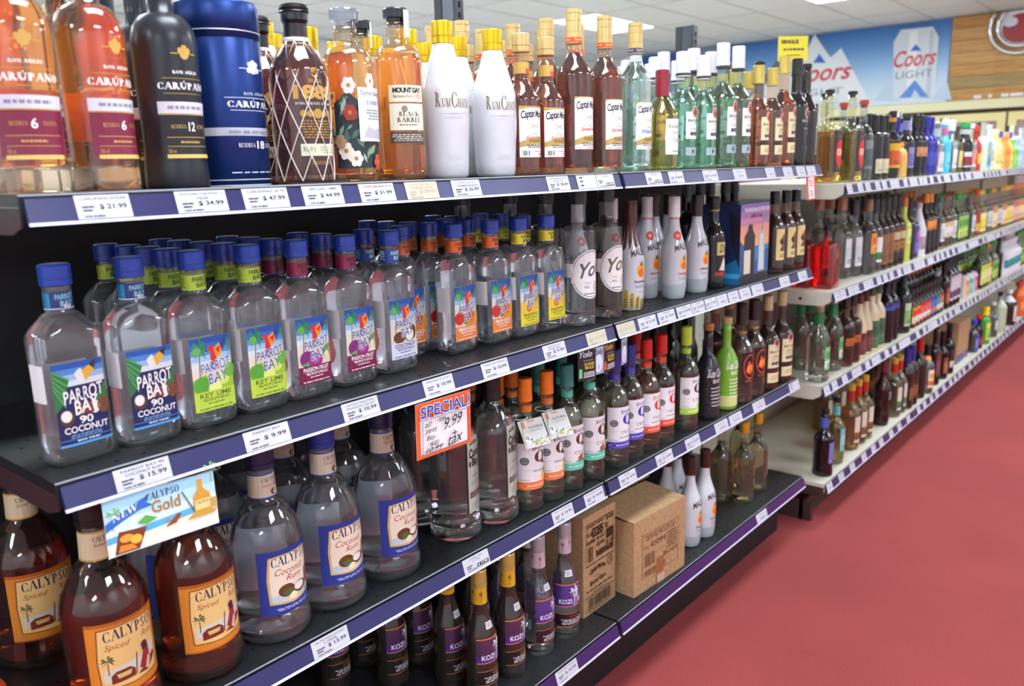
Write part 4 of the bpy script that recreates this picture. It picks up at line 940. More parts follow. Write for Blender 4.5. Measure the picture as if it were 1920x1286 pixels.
kind('mal_straw', **MS, gmat=WHITE, labels=[dict(z=(.005, .15), w='all', col='aab4b8', name='clear_base'), dict(z=(.14, .56), w=.068, art=art_malibu('STRAWBERRY')), dict(z=(.58, .67), w=.024, art=seal, rot=-25), dict(z=(.78, .83), w='all', col='d04a3a', name='neck_band')], cap=('tall', .8, 1, .0152, 'e6e2e2'))
kind('mal_orig', **MS, gmat=WHITE, labels=[dict(z=(.005, .15), w='all', col='aab4b8', name='clear_base'), dict(z=(.14, .56), w=.068, art=art_malibu('ORIGINAL', '3a3432'))], cap=('tall', .78, 1, .0155, '2e1a16'))
kind('mal_cap', **MS, gmat=WHITE, labels=[dict(z=(.005, .13), w='all', col='aab4b8', name='clear_base'), dict(z=(.12, .54), w=.068, art=art_malibu('ORIGINAL', '3a3432'))], cap=('tall', .8, 1, .0155, '40201c'))
A = Art(); A.r(0, 0, 1, 1, '1a1a1e'); A.r(.08, .55, .92, .9, 'c9b878'); A.t('Don', .2, .62, .8, .84, '2a2418', 'ib'); A.p([(.2, .15), (.5, .5), (.8, .3), (.7, .12)], 'd8d0b4'); A.r(0, 0, 1, .1, 'a83a2c'); A.c(.5, .3, .16, .1, 'e8dcc0')
kind('coffee', H=.262, R=.032, hs=.55, hn=.76, sh='cos', rn=.014, glass='2a2422', liq='1c1210', labels=[dict(z=(.14, .55), w=.06, col='1a1a1e', art=A), dict(z=(.84, .92), w='all', col='c9a53a', name='neck_label')], cap=('tall', .86, 1, .0152, '1a1a1c'))
A = Art(); A.r(0, 0, 1, 1, 'e4cf8c'); A.c(.5, .72, .16, .12, 'b9642c'); A.c(.5, .6, .3, .14, '2c2a30'); A.p([(.2, .3), (.5, .62), (.85, .5), (.7, .28)], '3a3c48'); A.p([(.42, .5), (.5, .25), (.6, .5)], 'c0642a'); A.lines(.2, .08, .8, .2, 2, '5a4a2a')
kind('maiden', H=.262, R=.034, hs=.52, hn=.76, sh='cos', rn=.0145, glass='e8cdb8', liq='6e2412', fill=.72, labels=[dict(z=(.16, .54), w=.062, col='e4cf8c', art=A)], cap=('tall', .84, 1, .016, '17171a'))
# 1.75 litre jugs
for c_ in (0, 1):
    kind('cal%d' % c_, name='rum_jug', haze=.05 if c_ else .015, H=.318, R=.0605, hs=.52, hn=.735, sh='dome', rn=.0225, rt=.02, glass='f4f7f9' if c_ else 'f0d8c0', liq='eff3f5' if c_ else 'c25a2a', fill=.74, foot=.012, waist=[(0, 1), (.1, 1.03), (.2, 1.0), (.29, .945), (.97, .945), (1, .95)], nb=14, bev=.012,
         labels=[dict(z=(.16, .505), w=.112, art=art_calypso(c_), col='1f3c94' if c_ else 'd98a2c'), backlab((.18, .48), .1, 'd8dce4' if c_ else 'd8a860'), dict(z=(.745, .875), w='all', col='d2c3a2', art=art_calneck(c_), name='neck_label')], cap=('screw', .895, 1, .0228, '1a2450' if c_ else '17181e'), neck_top=.93)
kind('cal_blue', name='rum_jug', haze=.05, H=.318, R=.0605, hs=.52, hn=.735, sh='dome', rn=.0225, rt=.02, glass='f4f7f9', liq='eff3f5', fill=.74, foot=.012, waist=[(0, 1), (.1, 1.03), (.2, 1.0), (.29, .945), (.97, .945), (1, .95)], nb=14, bev=.012,
     labels=[dict(z=(.16, .505), w=.112, art=art_calypso(1), col='1f3c94'), backlab((.18, .48), .1, 'd8dce4'), dict(z=(.745, .875), w='all', col='d2c3a2', art=art_calneck(1), name='neck_label')], cap=('screw', .895, 1, .0228, '1f3a9c'), neck_top=.93)
kind('coral', haze=.03, H=.337, R=.051, Rb=.049, n=2.7, hs=.60, hn=.765, sh='dome', rn=.0185, glass='f4f7f8', liq='eef2f3', fill=.78, foot=.03, waist=[(0, 1), (.1, 1.01), (.25, .95), (.95, .95), (1, .96)], nb=12, labels=[dict(z=(.17, .64), w=.05, col='b9bfb2', rot=12, art=art_coral()), backlab((.2, .6), .045, 'b8beb4')], cap=('tall', .79, 1, .0205, '121214'), neck_top=.9)
DQ = {'naranja': ('NARANJA', '5a3320', 'f07a2c', 'orange', 'ee7a1e'), 'coco': ('COCO', '5a3320', '4fd2b8', 'coco', '3d9a94'), 'cristal': ('CRISTAL', '2e2fb4', '3c36b8', '', '26307c'), 'pasion': ('PASIÓN', 'd8331e', 'ee4a26', '', 'c8221e'), 'lima': ('LIMA', '4a3428', 'a8e03c', 'lime', 'b9d23c')}
for k_, (n_, q_, b_, a_, c_) in DQ.items():
    kind('dq_'+k_, H=.298, R=.037, hs=.56, hn=.70, sh='dome', rn=.0138, glass='eef2ea', liq='e6e8d8' if k_ != 'pasion' else 'd8a878', fill=.72, foot=.016, bev=.004, labels=[dict(z=(.17, .53), w=.088, col='f1f0f4', art=art_donq(n_, q_, b_, a_)), dict(z=(.745, .795), w='all', col=b_, name='neck_band')], cap=('tall', .825, 1, .0155, c_), neck_top=.93)
def scriptlab(t1, c1, n=6):
    A = Art(); A.t(t1, .1, .74, .95, .92, c1, 'ib'); A.t('BAY', .35, .62, .8, .7, c1, 'b'); A.lines(.25, .1, .9, .55, n, c1, 4, .35); return A
kind('bcb_black', H=.285, R=.036, hs=.5, hn=.68, sh='dome', rn=.0135, gmat=plain('26262c', .28, 0, .5), labels=[dict(z=(.08, .58), w=.07, art=scriptlab('Blue Chair', 'd8dade'))], cap=('cork', .88, 1, .0155, 'b06a3c'), neck_top=.93)
kind('bcb_green', H=.285, R=.036, hs=.5, hn=.68, sh='dome', rn=.0135, gmat=plain('7fb83a', .25, 0, .5), labels=[dict(z=(.08, .58), w=.07, art=scriptlab('Blue Chair', 'f2f6ea')), dict(z=(0.01, .16), w='all', col='d9dc8c', name='base_band')], cap=('cork', .88, 1, .0155, 'c2a878'), neck_top=.93)
A = Art(); A.r(0, 0, 1, 1, '1c1214'); A.ring(.5, .55, .42, .4, .12, 'd8482a'); A.p([(.2, .4), (.4, .75), (.6, .6), (.8, .7), (.7, .4), (.5, .3)], 'e8542c'); A.t('FI', .3, .38, .7, .58, 'f0a03c', 'w'); A.lines(.2, .05, .8, .14, 2, 'b06a3a')
kind('ember', H=.315, R=.039, hs=.52, hn=.70, sh='cos', rn=.0155, glass='eee8e4', liq='d8c8bc', fill=.68, labels=[dict(z=(.2, .52), w=.06, col='1c1214', art=A)], rings=[(.7, .715, .0168, 'c9a23a', .6)], cap=('tall', .79, 1, .0168, '2a1c1a'), neck_top=.93)
kind('bac_dark', H=.315, R=.041, hs=.52, hn=.68, sh='cos', rn=.0155, glass='c9a890', liq='6a200e', fill=.68, labels=[dict(z=(.08, .56), w=.062, art=art_bacardi('e9dcae', '2a1a14', True))], cap=('tall', .84, 1, .0165, 'c0a478'), neck_top=.93)
for c_, gl, lq, nk in (('gold', 'e8d0b8', '4a1a10', 'e0b02c'), ('silver', 'f2f5f5', 'eef1f0', 'c9b4bc')):
    kind('kozi_'+c_, H=.286, R=.0345, hs=.46, hn=.74, sh='long', rn=.0155, glass=gl, liq=lq, fill=.7, bev=.004, labels=[dict(z=(.29, .49), w=.092, art=art_kozi(), rot=12), dict(z=(.11, .23), w=.092, art=art_kozi_low(c_), rot=12), dict(z=(.735, .865), w='all', art=art_kozi_neck(nk), off=.0012, name='neck_label')]+([dict(z=(.27, .49), w=.06, col='3a1f5c', rot=180, name='back_label', nv=1), backlab((.13, .22), .05, 'd4d6da')] if c_ == 'silver' else [])
         + [dict(z=(.55, .6), w=.018, col='dfe2e6', rot=0, name='price_sticker', art=Art().lines(.1, .15, .9, .85, 3, '6a6a72'))], cap=('screw', .862, 1, .0168, 'd2bf6a' if c_ == 'gold' else 'b4b8c0', .5), neck_top=.95)
A = Art(); A.p([(.3, .5), (.5, .95), (.62, .6), (.9, .8), (.75, .45), (.95, .2), (.5, .3)], 'f08a1e'); A.c(.55, .5, .2, .14, 'f4a42c'); A.t('Coco', .3, .05, .95, .22, 'f4f0ea', 'ib')
kind('coco_clear', H=.272, R=.036, hs=.54, hn=.72, sh='cos', rn=.014, glass='f0efe2', liq='e6e0c0', fill=.74, labels=[dict(z=(.2, .6), w=.045, art=A, rot=18), dict(z=(.3, .5), w=.045, col='d8cf9c', rot=180, name='back_label', nv=1)], cap=('tall', .87, 1, .0155, 'd8a02c', .3), neck_top=.93)
kind('dark_tall', seg=20, H=.30, R=.037, hs=.55, hn=.72, sh='cos', rn=.0145, glass='40403e', liq='1a1816', cap=('tall', .85, 1, .016, '18181a'), labels=[dict(z=(.2, .5), w=.06, col='2a2824')])
kind('green_tall', seg=20, H=.31, R=.036, hs=.5, hn=.7, sh='dome', rn=.0145, glass='6a8a5a', liq='2a3a1e', cap=('cork', .9, 1, .016, 'a08a68'), labels=[dict(z=(.2, .45), w=.06, col='4a5a3a')])

# ---------------- setting bottles out on the black shelves
GA = 'bottles on the black shelves'
def put(key, k, px, Y, label, group=None, rz=0.0, dx=0):
    return spawn(key, solx(px, Y, ZA[k])+dx, Y, ZA[k]+.0005, label, group, rz, name='rum_bottle')
def putx(key, k, X, Y, label, group=None, rz=0.0): return spawn(key, X, Y, ZA[k]+.0005, label, group, rz, name='rum_bottle', back=Y > .14)
# top shelf, front row
put('car6', 0, 67, .055, 'amber rum bottle with maroon band, at the open shelf end', 'maroon band amber rum bottles', rz=-.15)
put('car6', 0, 203, .055, 'amber rum bottle with maroon band, beside the matte black bottle', 'maroon band amber rum bottles', rz=.3)
put('car12', 0, 336, .055, 'matte black rum bottle with gold crest, beside the blue tin', rz=.1)
tin = thing('gift_tin', (solx(447, .1, ZA[0])-.012, .1, ZA[0]+.0005), 'tall round navy gift tin with silver band and crest', 'tin', rz=.3)
navy = plain('1f3f86', .3, .45, name='tin_blue')
MB().lathe([(0, .055), (.001, .0565), (.005, .0565), (.006, .0575), (.200, .0575), (.201, .0572)], 48).obj('body', navy, tin, True)
MB().lathe([(.2005, .0566), (.2006, .0582), (.247, .0582), (.2495, .0572), (.250, .054)], 48).obj('lid', navy, tin, True)
rws = [(0, .0575, .0575, 2), (.25, .0575, .0575, 2)]
A = Art(); s_ = 'd5dae6'; A.r(0, .345, 1, .40, 'b9bfcc'); A.r(0, .0, 1, .008, s_); A.r(0, .26+.62, 1, .886, s_) if False else None
A.c(.5, .8, .026, .036, s_); A.c(.48, .83, .012, .016, s_); A.c(.52, .83, .012, .016, s_); A.c(.5, .845, .014, .014, s_); A.c(.475, .79, .012, .02, s_); A.c(.525, .79, .012, .02, s_); A.r(.43, .797, .462, .803, s_); A.r(.538, .797, .57, .803, s_)
A.t('RON AÑEJO', .44, .62, .56, .645, s_, 'R'); A.r(.36, .6, .64, .604, s_); A.t('CARÚPANO', .37, .535, .63, .592, 'ffffff', 'Rf'); A.r(.38, .515, .62, .519, s_)
A.lines(.36, .355, .72, .388, 1, '8a90a0'); A.t('RESERVA', .4, .265, .475, .295, s_, 'R'); A.t('18', .485, .255, .53, .31, 'ffffff', 'b'); A.t('LIMITADA', .54, .265, .62, .295, s_, 'R'); A.lines(.36, .085, .66, .1, 1, s_)
A.r(0, .04, 1, .046, s_)
obj('print', A.build('print', surf_for(rws, .1, 0, 0), .34, .2, .007), tin)
obj('lid_line', MB().lathe([(.209, .0584), (.2105, .0584)], 48).mesh('lid_line', plain('d5dae6', .3, .5), True), tin)
put('brugal', 0, 575, .05, 'dark red rum bottle wrapped in a white cord net', rz=-.05)
put('tommy', 0, 664, .055, 'pale amber bottle with tropical leaf and orchid print', rz=-.25)
put('mtgay', 0, 757, .055, 'orange rum bottle with cream two-part label and paper tax strip', rz=-.4)
put('rumchata', 0, 840, .055, 'white cream liqueur bottle with gold cap, beside the orange rum bottle', 'white gold-capped bottles in front', rz=-.42)
put('rumchata', 0, 930, .055, 'white cream liqueur bottle with gold cap, beside the small spiced rum', 'white gold-capped bottles in front', rz=-.42)
put('cms', 0, 979, .05, 'small spiced rum bottle, beside the white gold-capped bottle', 'small spiced rum bottles')
put('cms', 0, 1027, .05, 'small spiced rum bottle, beside the large dark spiced rum', 'small spiced rum bottles')
put('cml', 0, 1078, .05, 'large dark spiced rum bottle, beside the small spiced rum', 'large spiced rum bottles')
put('cml', 0, 1134, .05, 'large dark spiced rum bottle, beside the clear white rum', 'large spiced rum bottles')
put('cmw', 0, 1190, .05, 'clear white rum bottle with navy neck band')
put('breck', 0, 1240, .048, 'short yellow spiced rum bottle with torn-edge label and maroon cap')
put('bac', 0, 1278, .045, 'pale green white rum bottle, beside the short yellow bottle', 'pale green rum bottles')
put('bac', 0, 1316, .045, 'pale green white rum bottle, beside the larger green one', 'pale green rum bottles')
put('bacl', 0, 1351, .048, 'large green white rum bottle with tall white cap, in the middle of the row', 'large green rum bottles')
put('bacl', 0, 1379, .048, 'large green white rum bottle with tall white cap, beside the gold rum', 'large green rum bottles')
put('bacg', 0, 1417, .042, 'gold rum bottle with cream label, beside the large green bottle', 'gold rum bottles')
put('bacg', 0, 1443, .042, 'gold rum bottle with cream label, beside the large dark gold bottle', 'gold rum bottles')
put('bacgl', 0, 1464, .046, 'large dark gold rum bottle with cream label')
put('bacb', 0, 1487, .046, 'black rum bottle with red round emblem')
putx('swingtop', 0, 2.405, .045, 'dark brown swing-top bottle at the end of the top black shelf')
# top shelf, rows behind
def behind(key, k, X0, Y0, n, desc, ref, group, dy=.085, jx=.004, rz=0, start=1):
    rg = random.Random(int(X0*1000)+k)
    for i in range(start, n+start):
        y = Y0+dy*i
        if y > .43: break
        putx(key, k, X0+rg.uniform(-jx, jx), y, '%s, %s row behind %s' % (desc, ['front', 'first', 'second', 'third', 'fourth'][i], ref), group, rz+rg.uniform(-.06, .06))
Z0 = ZA[0]
behind('car6', 0, .135, .06, 2, 'amber maroon-band rum bottle', 'the maroon-band pair', 'amber rum bottles behind', .1)
behind('car12', 0, .24, .06, 3, 'matte black rum bottle', 'the front matte black bottle', 'matte black bottles behind', .1)
behind('brugal', 0, .435, .06, 1, 'dark red netted rum bottle', 'the front netted bottle', None, .11)
behind('mtgay', 0, .66, .06, 1, 'orange rum bottle with tax strip', 'the cream two-part label', None, .12)
for X0, rf in ((.51, 'the netted bottle'), (.60, 'the leaf print bottle'), (.752, 'the first white gold-capped bottle'), (.89, 'the second white gold-capped bottle')): behind('rumchata', 0, X0, .06 if X0 > .7 else .16, 3 if X0 > .7 else 2, 'white bottle with gold cap', rf, 'white gold-capped bottles behind', .1)
for X0, rf in ((.985, 'the first'), (1.075, 'the second')): behind('cms', 0, X0, .055, 2, 'small spiced rum bottle', rf+' small spiced rum', 'small spiced rum bottles behind', .085)
for X0, rf in ((1.05, 'the small spiced rums'), (1.165, 'the first large spiced rum'), (1.28, 'the second large spiced rum')): behind('cml', 0, X0, .06 if X0 > 1.1 else .2, 3 if X0 > 1.1 else 2, 'large spiced rum bottle', rf, 'large spiced rum bottles behind', .095)
for X0, rf in ((1.62, 'the first'), (1.74, 'the second')): behind('bac', 0, X0, .06, 3, 'pale green white rum bottle', rf+' pale green bottle', 'pale green rum bottles behind', .085)
for X0, rf in ((1.85, 'the first'), (1.96, 'the second')): behind('bacl', 0, X0, .06, 3, 'large green rum bottle', rf+' large green bottle', 'large green bottles behind', .095)
for X0, rf in ((2.08, 'the first'), (2.17, 'the second')): behind('bacg', 0, X0, .05, 3, 'gold rum bottle', rf+' gold rum bottle', 'gold rum bottles behind', .085)
behind('bacb', 0, 2.31, .06, 2, 'black rum bottle', 'the front black rum', 'black rum bottles behind', .1)
# second shelf
put('pb_90', 1, 150, .09, 'clear flask with navy coconut label, at the open shelf end', 'navy label flasks', rz=.06)
put('pb_90', 1, 280, .088, 'clear flask with navy coconut label, beside a lime label flask', 'navy label flasks', rz=.06)
FL = [('lime', 390, .092, 'clear flask with lime green label, beside the navy label flask', 4), ('lime', 490, .095, 'clear flask with lime green label, beside the passion fruit flask', 4),
      ('passion', 576, .096, 'clear flask with passion fruit label, beside the lime label flask', 3), ('passion', 663, .1, 'clear flask with passion fruit label, beside the white coconut label', 2), ('coconut', 742, .108, 'clear flask with white coconut label and navy neck band', 1),
      ('mango', 858, .12, 'clear flask with orange mango label, beside the gap in the row', 4), ('mango', 925, .118, 'clear flask with orange mango label, beside a yellow pineapple label', 2), ('pineapple', 975, .112, 'clear flask with yellow pineapple label, beside the mango label flask', 4), ('pineapple', 1027, .108, 'clear flask with yellow pineapple label, beside the round-label bottle', 3)]
fl_n = {}
for f, px, Y, lb, nbk in FL:
    o = put('pb_'+f, 1, px, Y, lb, f+' label flasks in front', rz=.05)
    if f == 'coconut': del o['group']
    cc = dict(lime='lime green', passion='wine red', coconut='navy', mango='orange', pineapple='yellow')[f]; fl_n[f] = fl_n.get(f, 0)+1
    behind('pb_'+f, 1, o.location.x, Y, nbk, 'clear flask with %s neck band' % cc, 'the %s %s label flask' % (['first', 'second'][fl_n[f]-1], f), f+' label flasks behind', .064, .003, .05)
put('pb_mango', 1, 812, .165, 'clear flask with orange mango label, set back from the row', rz=.05)
put('yolo0', 1, 1086, .085, 'clear round bottle with round white label and black cap', rz=-.12)
put('yolo1', 1, 1137, .088, 'smoky round bottle with round white label and gold script', rz=-.12)
for i in range(3): putx('yolo%d' % (i % 2), 1, [1.10, 1.2, 1.19][i], [.19, .19, .29][i], 'black-capped bottle behind the round-label pair, %s of three' % ['first', 'second', 'third'][i], 'black-capped bottles behind')
put('mal_sundae', 1, 1182, .085, 'white coconut liqueur bottle with chocolate drips and gold waffle base', rz=-.15)
put('mal_straw', 1, 1212, .15, 'white strawberry coconut bottle set back behind the front row', rz=-.15)
put('mal_straw', 1, 1262, .085, 'white strawberry coconut bottle with red round seal', rz=-.15)
put('mal_orig', 1, 1304, .085, 'white coconut bottle with dark cap, beside the strawberry one', rz=-.15)
put('coffee', 1, 1336, .085, 'dark coffee liqueur bottle with gold neck band')
for i in range(3): putx('mal_straw', 1, [1.37, 1.5, 1.62][i], [.22, .2, .19][i], 'white strawberry coconut bottle, %s of the rear row' % ['first', 'second', 'third'][i], 'white coconut bottles behind')
for i in range(3): putx('mal_orig', 1, [1.72, 1.80, 1.83][i], [.2, .2, .3][i], 'white dark-capped coconut bottle, %s of the rear ones' % ['first', 'second', 'third'][i], 'dark-capped white bottles behind')
for i in range(5): putx('dark_tall', 1, 2.0+.09*i, [.25, .25, .26, .25, .26][i], 'tall dark bottle behind the gift carton, %s of five' % ['first', 'second', 'third', 'fourth', 'fifth'][i], 'tall dark bottles behind the carton')
for i, (px, lb) in enumerate(((1448, 'maiden label rum bottle, beside the gift carton'), (1469, 'maiden label rum bottle, second from the gift carton'), (1487, 'maiden label rum bottle, at the end of the second shelf'))):
    put('maiden', 1, px, .075, 'amber '+lb, 'maiden label rum bottles')
# third shelf
putx('cal0', 2, .07, .36, 'spiced rum jug standing far back at the open shelf end')
put('cal0', 2, 222, .12, 'amber spiced rum jug, nearest the open end of the row', 'amber spiced rum jugs', rz=.08)
put('cal0', 2, 383, .12, 'amber spiced rum jug, beside the clear coconut rum jugs', 'amber spiced rum jugs', rz=.08)
put('cal1', 2, 515, .122, 'clear coconut rum jug with dark cap, beside the amber jug', rz=.08)
put('cal_blue', 2, 617, .125, 'clear coconut rum jug with bright blue cap', rz=.06)
put('cal1', 2, 730, .125, 'clear coconut rum jug, beside the grey label bottle', rz=.06)
for X0, n, rf in ((.235, 1, 'the amber jugs'), (.355, 2, 'the dark-capped coconut jug'), (.475, 2, 'the blue-capped coconut jug'), (.605, 2, 'the coconut jug beside the grey label')): behind('cal1', 2, X0, .125, n, 'clear coconut rum jug', rf, 'coconut rum jugs behind', .132)
put('coral', 2, 856, .13, 'clear square bottle with grey label, in front', 'grey label bottles', rz=.1)
put('coral', 2, 928, .12, 'clear square bottle with grey label and black cap, beside the orange-capped bottle', 'grey label bottles', rz=.1)
put('coral', 2, 788, .245, 'clear square bottle with grey label, set back beside the jug', 'grey label bottles', rz=.1)
DQL = [('naranja', 975, .1, 'orange-capped rum bottle, beside the grey label bottle', 2), ('naranja', 1019, .098, 'orange-capped rum bottle, beside the teal-capped one', 2), ('coco', 1065, .096, 'teal-capped coconut rum bottle, beside the orange-capped one', 2), ('coco', 1106, .094, 'teal-capped coconut rum bottle, beside the violet label bottle', 2), ('cristal', 1152, .09, 'clear rum bottle with violet Q label and navy cap, beside the teal-capped one', 1), ('cristal', 1180, .095, 'clear rum bottle with violet Q label and navy cap, beside the red-capped one', 1), ('pasion', 1209, .09, 'red-capped rum bottle, beside the navy-capped one', 1), ('pasion', 1238, .088, 'red-capped rum bottle, beside the lime label bottle', 1), ('lima', 1284, .085, 'clear rum bottle with lime green label and cap', 0)]
for f, px, Y, lb, nbk in DQL:
    o = put('dq_'+f, 2, px, Y, lb, f+' rum bottles in front', rz=-.3)
    if f == 'lima': del o['group']
    cc = dict(naranja='orange', coco='teal', cristal='navy', pasion='red', lima='lime')[f]; fl_n[f] = fl_n.get(f, 0)+1
    if nbk: behind('dq_'+f, 2, o.location.x, Y, nbk, '%s-capped rum bottle' % cc, 'the %s %s-capped front bottle' % (['first', 'second'][fl_n[f]-1], cc), f+' rum bottles behind', .082)
put('bcb_black', 2, 1325, .085, 'matte black cork-topped bottle with pale script', rz=-.35)
put('bcb_green', 2, 1359, .085, 'bright green cork-topped bottle with white script', rz=-.35)
put('ember', 2, 1386, .08, 'clear bottle with flame emblem, beside the green bottle', 'flame emblem bottles', rz=-.25)
put('ember', 2, 1409, .08, 'clear bottle with flame emblem, beside the dark rum', 'flame emblem bottles', rz=-.25)
put('bac_dark', 2, 1434, .08, 'dark rum bottle with cream label, beside the flame emblem bottle', 'dark cream label rum bottles', rz=-.25)
put('bac_dark', 2, 1460, .078, 'dark rum bottle with cream label, at the shelf end', 'dark cream label rum bottles', rz=-.25)
for i in range(6): putx('green_tall', 2, 1.5+.1*i, .24, 'tall green bottle at the back of the shelf, %s of six' % ['first', 'second', 'third', 'fourth', 'fifth', 'sixth'][i], 'green bottles at the back')
for i in range(4): putx('bac_dark', 2, 2.02+.1*i, .2, 'dark cream-label rum bottle in the rear row, %s of four' % ['first', 'second', 'third', 'fourth'][i], 'dark rum bottles behind')
# bottom shelf
put('kozi_gold', 3, 905, .085, 'dark rum bottle with violet label and gold cap, at the front', 'gold-capped violet label bottles')
put('kozi_gold', 3, 957, .085, 'dark rum bottle with violet label and gold cap, beside the clear one', 'gold-capped violet label bottles')
put('kozi_silver', 3, 1012, .085, 'clear rum bottle with violet label, beside the dark one', 'clear violet label bottles', rz=.0)
put('kozi_silver', 3, 1060, .08, 'clear rum bottle with violet label facing out, beside the carton', 'clear violet label bottles', rz=-.55)
for i, (X, Y) in enumerate(((.80, .17), (.905, .19), (.72, .27), (.81, .28), (.63, .36), (.73, .38))): putx('kozi_gold', 3, X, Y, 'dark violet label rum bottle, %s of those behind the gold-capped pair' % ['first', 'second', 'third', 'fourth', 'fifth', 'sixth'][i], 'gold-capped violet label bottles behind', .1)
for i, (X, Y) in enumerate(((.99, .18), (1.08, .17), (1.0, .28), (1.09, .27))): putx('kozi_silver', 3, X, Y, 'clear violet label bottle, %s of those behind the clear front pair' % ['first', 'second', 'third', 'fourth'][i], 'clear violet label bottles behind', .1)
put('mal_cap', 3, 1292, .07, 'white coconut bottle half hidden behind the carton', rz=.05)
put('mal_cap', 3, 1319, .065, 'white coconut bottle with brown cap on the bottom shelf', rz=.05)
for i, (X, Y) in enumerate(((1.74, .16), (1.82, .17))): putx('mal_cap', 3, X, Y, ['white coconut bottle behind the half hidden one', 'white coconut bottle behind the brown-capped one'][i], 'white coconut bottles behind on the bottom shelf')
put('coco_clear', 3, 1392, .085, 'pale bottle with orange coconut print, front of its group', rz=.1)
put('coco_clear', 3, 1417, .09, 'pale bottle with orange coconut print, at the shelf end', rz=.1)
put('coco_clear', 3, 1350, .15, 'pale bottle with orange coconut print, beside the white bottles', rz=.1)
put('coco_clear', 3, 1385, .19, 'pale bottle with orange coconut print, set back in the shade', rz=.1)
# cartons
cardm = speck('cardboard', 'a5825c', 'b8946c', 90, .8, .08); cardd = plain('8a6a48', .85)
def carton(x0, x1, y0, D, z, H, rz, label, art, open_flaps):
    o = thing('carton', (x0, y0, z), label, 'box', rz=rz); W = x1-x0; t_ = .003
    b = MB(); b.box(0, 0, 0, W, t_, H).box(0, D-t_, 0, W, D, H).box(0, t_, 0, t_, D-t_, H).box(W-t_, t_, 0, W, D-t_, H).box(t_, t_, 0, W-t_, D-t_, t_)
    wl = b.obj('walls', cardm, o)
    if open_flaps:
        MB().prism([(0, 0), (D*.55, .012), (D*.55, .0145), (0, .0025)], 'x', .001, W-.001).obj('flap', cardm, o, loc=(0, .001, H+.0005))
        MB().prism([(D, .0), (D*.5, .03), (D*.5, .033), (D, .0025)], 'x', .001, W-.001).obj('flap', cardm, o, loc=(0, 0, H+.0005))
        MB().box(t_, t_, H-.012, W-t_, D-t_, H-.010).obj('inner_flap', cardd, o)
    else:
        MB().box(0, 0, H+.0003, W, D*.498, H+.003).obj('flap', cardm, o); MB().box(0, D*.502, H+.0003, W, D, H+.003).obj('flap', cardm, o)
    art.it and obj('print', art.build('print', lambda u, v, q: (u+W/2, -q, v), W, H, 0), wl)
    return o
k1 = '35261a'
A = Art(); A.ring(.5, .5, 0, 0, 0, k1, 3)
def frame(A, x0, y0, x1, y1, w, c):
    A.r(x0, y0, x1, y0+w, c); A.r(x0, y1-w, x1, y1, c); A.r(x0, y0, x0+w*.9, y1, c); A.r(x1-w*.9, y0, x1, y1, c)
frame(A, .08, .5, .95, .93, .012, k1); A.lines(.1, .88, .66, .92, 1, k1, 3); A.t('43285', .22, .77, .62, .87, k1, 'wk'); A.t('SKU', .11, .8, .2, .84, k1, 'b'); A.t('75', .64, .79, .7, .85, k1); A.r(.7, .68, .93, .78, k1); A.t('08-4264', .7, .87, .94, .92, k1, 'b'); A.t('BC-', .7, .79, .8, .85, k1, 'b')
A.t('00-04808', .11, .72, .36, .76, k1, 'b'); A.t('08-4109-7', .4, .72, .66, .76, k1, 'b'); A.t('002-0456', .4, .66, .66, .7, k1, 'b'); A.t('08-17605', .7, .62, .94, .67, k1, 'b'); A.bars(.14, .54, .3, .69, 9, k1); A.t('76-85001042-200', .38, .55, .92, .62, k1, 'wk')
A.t('Captain Morgan', .18, .385, .68, .46, k1, 'bk', .0, .02); A.t('ORIGINAL', .34, .36, .52, .375, k1); A.t('Spiced Rum', .18, .28, .68, .345, k1, 'ib'); A.ring(.82, .44, .09, .05, .16, k1); A.t('21', .78, .42, .86, .465, k1, 'b'); A.lines(.06, .23, .9, .26, 1, k1, 4); A.lines(.25, .2, .8, .22, 1, k1, 5)
frame(A, .04, .04, .92, .19, .008, k1); A.bars(.14, .06, .86, .17, 26, k1); A.lines(.15, .02, .85, .035, 1, k1)
q0 = onz(1092, 1160, ZA[3]); q1 = onz(1163, 1119, ZA[3]); zb = ZA[3]+.0005
carton(q0.x, q1.x-.004, (q0.y+q1.y)/2+.005, .26, zb, .262, 0, 'closed brown carton with printed lettering and barcode on the bottom shelf', A, False)
A = Art(); k2 = '6e4c34'; frame(A, .15, .18, .86, .78, .008, k2); A.lines(.17, .68, .84, .76, 3, k2, 3); A.t('45094', .3, .56, .6, .64, k2, 'b'); A.t('SKU', .19, .57, .27, .61, k2); A.lines(.62, .42, .84, .66, 6, k2, 8); A.bars(.2, .32, .4, .5, 10, k2); A.bars(.2, .2, .6, .28, 18, k2); A.t('05-11010', .56, .34, .84, .4, k2, 'b'); A.r(.42, 0, .56, .36, '9c6440'); A.r(.44, 0, .58, .12, 'c2a890')
q0 = onz(1188, 1122, ZA[3]); q1 = onz(1283, 1060, ZA[3])
ang = math.atan2(q1.y-q0.y, q1.x-q0.x)
carton(q0.x, q0.x+(q1-q0).length, q0.y, .24, zb, .205, ang, 'opened brown carton with lifted flaps beside the printed carton', A, True)
